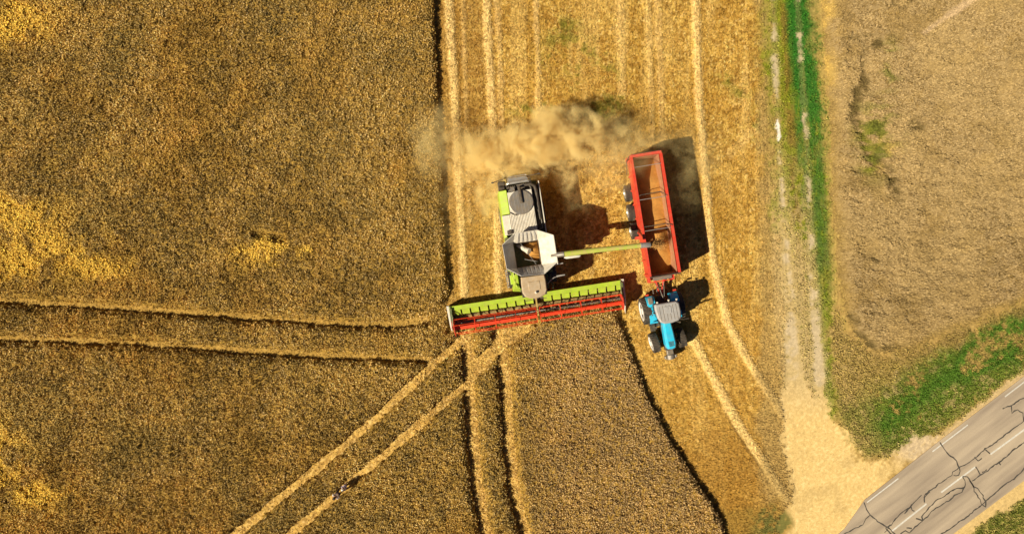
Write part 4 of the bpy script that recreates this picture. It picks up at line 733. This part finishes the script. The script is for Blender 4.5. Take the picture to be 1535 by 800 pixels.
# ================================================================== TWO PEOPLE IN THE LANE
def skinned(name, joints, edges, m, parent, sub=1, root=0):
    me = bpy.data.meshes.new(name); me.from_pydata([j[:3] for j in joints], edges, []); o = bpy.data.objects.new(name, me); COL.objects.link(o); o.parent = parent; me.materials.append(m)
    md = o.modifiers.new('skin', 'SKIN'); md.use_smooth_shade = True
    for v, j in zip(me.skin_vertices[0].data, joints): r_ = j[3] if len(j) == 4 else 0; v.radius = (j[3], j[4]) if len(j) > 4 else (j[3], j[3]); v.use_root = False
    me.skin_vertices[0].data[root].use_root = True
    s2 = o.modifiers.new('sub', 'SUBSURF'); s2.levels = sub; s2.render_levels = sub
    dg = bpy.context.evaluated_depsgraph_get(); dg.update(); ev = bpy.data.meshes.new_from_object(o.evaluated_get(dg)); o.modifiers.clear(); o.data = ev; ev.name = name
    return o
def person(loc, rz, s, top, legs, label, lean=.0, stride=.2, hairc='hair', arm=0.12):
    p = empty('person', loc, rz); p.scale = (s, s, s); tag(p, label, 'person', 'people standing in the lane')
    # faces -Y; joints (x, y, z, radius)
    J = [(0, 0, .95, .13, .10), (0, -.01, 1.10, .12, .09), (0, -.01-lean, 1.28, .16, .11), (0, 0-lean, 1.43, .13, .09), (0, 0-lean, 1.50, .055), (0, -.01-lean*1.2, 1.56, .05), (0, -.02-lean*1.3, 1.63, .078, .088), (0, -.015-lean*1.3, 1.71, .075, .088)]
    E_ = [(0, 1), (1, 2), (2, 3), (3, 4), (4, 5), (5, 6), (6, 7)]
    for sd in (-1, 1):
        f_ = sd*stride; b0 = len(J)
        J += [(sd*.09, 0, .88, .09), (sd*.10, -f_*.45, .50, .062), (sd*.10, -f_*.7+.02, .10, .042), (sd*.11, -f_*.7-.12, .035, .035)]
        E_ += [(0, b0), (b0, b0+1), (b0+1, b0+2), (b0+2, b0+3)]
        b0 = len(J); a_ = -sd*stride*.7
        J += [(sd*.18, -lean, 1.42, .055), (sd*.24, -lean-a_*.2+.01, 1.14, .042), (sd*(.24+arm*.3), -lean-a_*.6-.05, .90, .03), (sd*(.24+arm*.35), -lean-a_*.7-.07, .83, .034, .02)]
        E_ += [(3, b0), (b0, b0+1), (b0+1, b0+2), (b0+2, b0+3)]
        hx, hy, hz = J[b0+3][:3]
        for k, (dy, L) in enumerate(((-.030, .075), (-.010, .085), (.010, .08), (.028, .065))):
            q = len(J); J += [(hx, hy+dy, hz-L*.55, .009), (hx-sd*.012, hy+dy, hz-L, .008)]; E_ += [(b0+3, q), (q, q+1)]
        q = len(J); J += [(hx-sd*.01, hy-.045, hz+.01, .010), (hx-sd*.02, hy-.06, hz-.03, .009)]; E_ += [(b0+3, q), (q, q+1)]
    body = skinned('body', J, E_, M['skin'], p, 1)
    def sub(name, idx, grow, m):
        mp_ = {i: k for k, i in enumerate(idx)}; JJ = []
        for i in idx: j = J[i]; r1 = j[3]; r2 = j[4] if len(j) > 4 else j[3]; JJ.append(j[:3]+(r1*grow, r2*grow))
        return skinned(name, JJ, [(mp_[a], mp_[b_]) for a, b_ in E_ if a in mp_ and b_ in mp_], m, p, 1)
    sub('shirt', [0, 1, 2, 3, 8+4, 8+5, 8+4+18, 8+5+18] if False else SH(J, E_), 1.14, M[top]); sub('trousers', TR(J, E_), 1.18, M[legs])
    hz = J[7]; b = MB(); n = 14
    for j in range(8):
        for k in range(n):
            th = j/7*R(112); a = 2*math.pi*k/n; rr = .112; drop = 1.0 if math.sin(a) > -.2 else .62
            b.v.append((hz[0]+rr*.92*math.sin(th*drop)*math.cos(a), hz[1]+.012+rr*1.08*math.sin(th*drop)*math.sin(a), hz[2]-.025+rr*1.12*math.cos(th*drop)))
    b.f = [(j*n+k, j*n+(k+1) % n, (j+1)*n+(k+1) % n, (j+1)*n+k) for j in range(7) for k in range(n)]; b.build('hair', M[hairc], p, smooth=True)
    hx, hy, hzz = J[6][:3]; b = MB(); b.add([(hx-.014, hy-.085, hzz+.0), (hx+.014, hy-.085, hzz), (hx, hy-.118, hzz-.005), (hx, hy-.085, hzz+.045)], [(0, 1, 2), (0, 2, 3), (2, 1, 3), (0, 3, 1)]); b.build('nose', M['skin'], p)
    for sd in (-1, 1):
        b = MB(); b.lathe([(-.004, .002), (0, .011), (.004, .002)], 'y', (hx+sd*.032, hy-.092, hzz+.035), 10); b.build('eye', M['hair'], p)
        b = MB(); b.lathe([(-.008, .012), (0, .028), (.008, .014)], 'x', (hx+sd*.088, hy+.005, hzz+.015), 10); b.build('ear', M['skin'], p)
        q = [j for j in J if abs(j[2]-.035) < 1e-6 and j[0]*sd > 0][0]; b = MB(); b.prism([(q[0]-.045, q[1]-.06), (q[0]+.045, q[1]-.06), (q[0]+.04, q[1]+.2), (q[0]-.04, q[1]+.2)], 0, .085); b.build('shoe', M['shoe'], p, .02)
    b = MB(); b.box(hx-.022, hx+.022, hy-.092, hy-.086, hzz-.038, hzz-.030); b.build('mouth', M['redd'], p)
    return p
def SH(J, E_): return [0, 1, 2, 3]+[i for i, j in enumerate(J) if abs(j[2]-1.42) < 1e-6 or abs(j[2]-1.14) < 1e-6]
def TR(J, E_): return [0]+[i for i, j in enumerate(J) if abs(j[2]-.88) < 1e-6 or abs(j[2]-.50) < 1e-6 or abs(j[2]-.10) < 1e-6]
person((-12.05, -15.66, .06), R(-35), 1.0, 'shirt', 'trousers', 'taller dark-haired person in a white top and dark trousers in the wheel lane', .03, .22)
person((-11.62, -15.25, .06), R(-48), .72, 'lav', 'lav', 'smaller person in white clothes tinted lavender for shade, nearer the combine', .02, .15, 'shirt')

# ================================================================== DUST
dm = bpy.data.materials.new('harvest_dust'); dm.use_nodes = True; t = dm.node_tree; t.nodes.remove(t.nodes['Principled BSDF']); out = t.nodes['Material Output']
pv = t.nodes.new('ShaderNodeVolumePrincipled'); pv.inputs['Color'].default_value = (1.0, .83, .39, 1); pv.inputs['Anisotropy'].default_value = -.25; t.links.new(pv.outputs[0], out.inputs['Volume'])
tc = t.nodes.new('ShaderNodeTexCoord')
nz = t.nodes.new('ShaderNodeTexNoise'); nz.inputs['Scale'].default_value = .55; nz.inputs['Detail'].default_value = 5; t.links.new(tc.outputs['Object'], nz.inputs['Vector'])
def VM(op, a, b=None, sc=None):
    n = t.nodes.new('ShaderNodeVectorMath'); n.operation = op
    for i, q in enumerate((a, b)):
        if q is None: continue
        if isinstance(q, tuple): n.inputs[i].default_value = q
        else: t.links.new(q, n.inputs[i])
    if sc is not None: n.inputs['Scale'].default_value = sc
    return n
def MT(op, a, b=None, c=None):
    n = t.nodes.new('ShaderNodeMath'); n.operation = op
    for i, q in enumerate((a, b, c)):
        if q is None: continue
        if isinstance(q, (int, float)): n.inputs[i].default_value = q
        else: t.links.new(q, n.inputs[i])
    return n.outputs[0]
off = VM('SUBTRACT', nz.outputs['Color'], (.5, .5, .5)); wv = VM('SCALE', off.outputs[0], sc=2.6); P3 = VM('ADD', tc.outputs['Object'], wv.outputs[0])
acc = None
for (px, py, rx, ry, z_, rz_, de) in ((738, 230, 50, 32, 1.9, 1.5, 1.0), (790, 220, 50, 34, 2.3, 1.7, 1.0), (824, 188, 28, 28, 2.3, 1.6, .95), (866, 208, 40, 40, 2.2, 1.7, .85), (780, 262, 40, 20, 1.8, 1.1, .9), (925, 228, 66, 55, 1.8, 1.8, .14),
                                     (655, 215, 42, 60, 1.8, 1.6, .12), (700, 235, 40, 40, 1.6, 1.4, .4), (690, 300, 40, 70, 1.2, 1.2, .05), (852, 262, 22, 30, 1.3, 1.2, .35), (870, 300, 30, 30, 1.2, 1.0, .04), (735, 285, 30, 50, 1.3, 1.3, .4), (1020, 250, 70, 70, 1.5, 1.5, .05)):
    s_ = PX*(1-z_/H); cx, cy = (px-767.5)*s_, (400-py)*s_
    d = VM('SUBTRACT', P3.outputs[0], (cx, cy, z_)); d = VM('MULTIPLY', d.outputs[0], (1/(rx*PX*1.25), 1/(ry*PX*1.25), 1/(rz_*1.25)))
    l = VM('LENGTH', d.outputs[0]).outputs['Value']; mr_ = t.nodes.new('ShaderNodeMapRange'); mr_.interpolation_type = 'SMOOTHSTEP'; mr_.inputs[1].default_value = 1; mr_.inputs[2].default_value = .25; mr_.inputs[3].default_value = 0; mr_.inputs[4].default_value = de
    t.links.new(l, mr_.inputs[0]); acc = mr_.outputs[0] if acc is None else MT('MAXIMUM', acc, mr_.outputs[0])
n2 = t.nodes.new('ShaderNodeTexNoise'); n2.inputs['Scale'].default_value = .8; n2.inputs['Detail'].default_value = 6; n2.inputs['Roughness'].default_value = .62; n2.inputs['Distortion'].default_value = 1.1; t.links.new(P3.outputs[0], n2.inputs['Vector'])
m2 = t.nodes.new('ShaderNodeMapRange'); m2.inputs[1].default_value = .45; m2.inputs[2].default_value = .60; m2.inputs[3].default_value = .04; m2.inputs[4].default_value = 1.8; t.links.new(n2.outputs[0], m2.inputs[0])
t.links.new(MT('MULTIPLY', MT('MULTIPLY', acc, m2.outputs[0]), 2.5), pv.inputs['Density'])
b = MB(); b.box(-7.6, 15.5, .2, 13.2, .02, 4.6); dust = b.build('dust_cloud', dm)
tag(dust, 'billowing golden dust cloud drifting behind the rear of the combine', 'dust', kind='stuff')
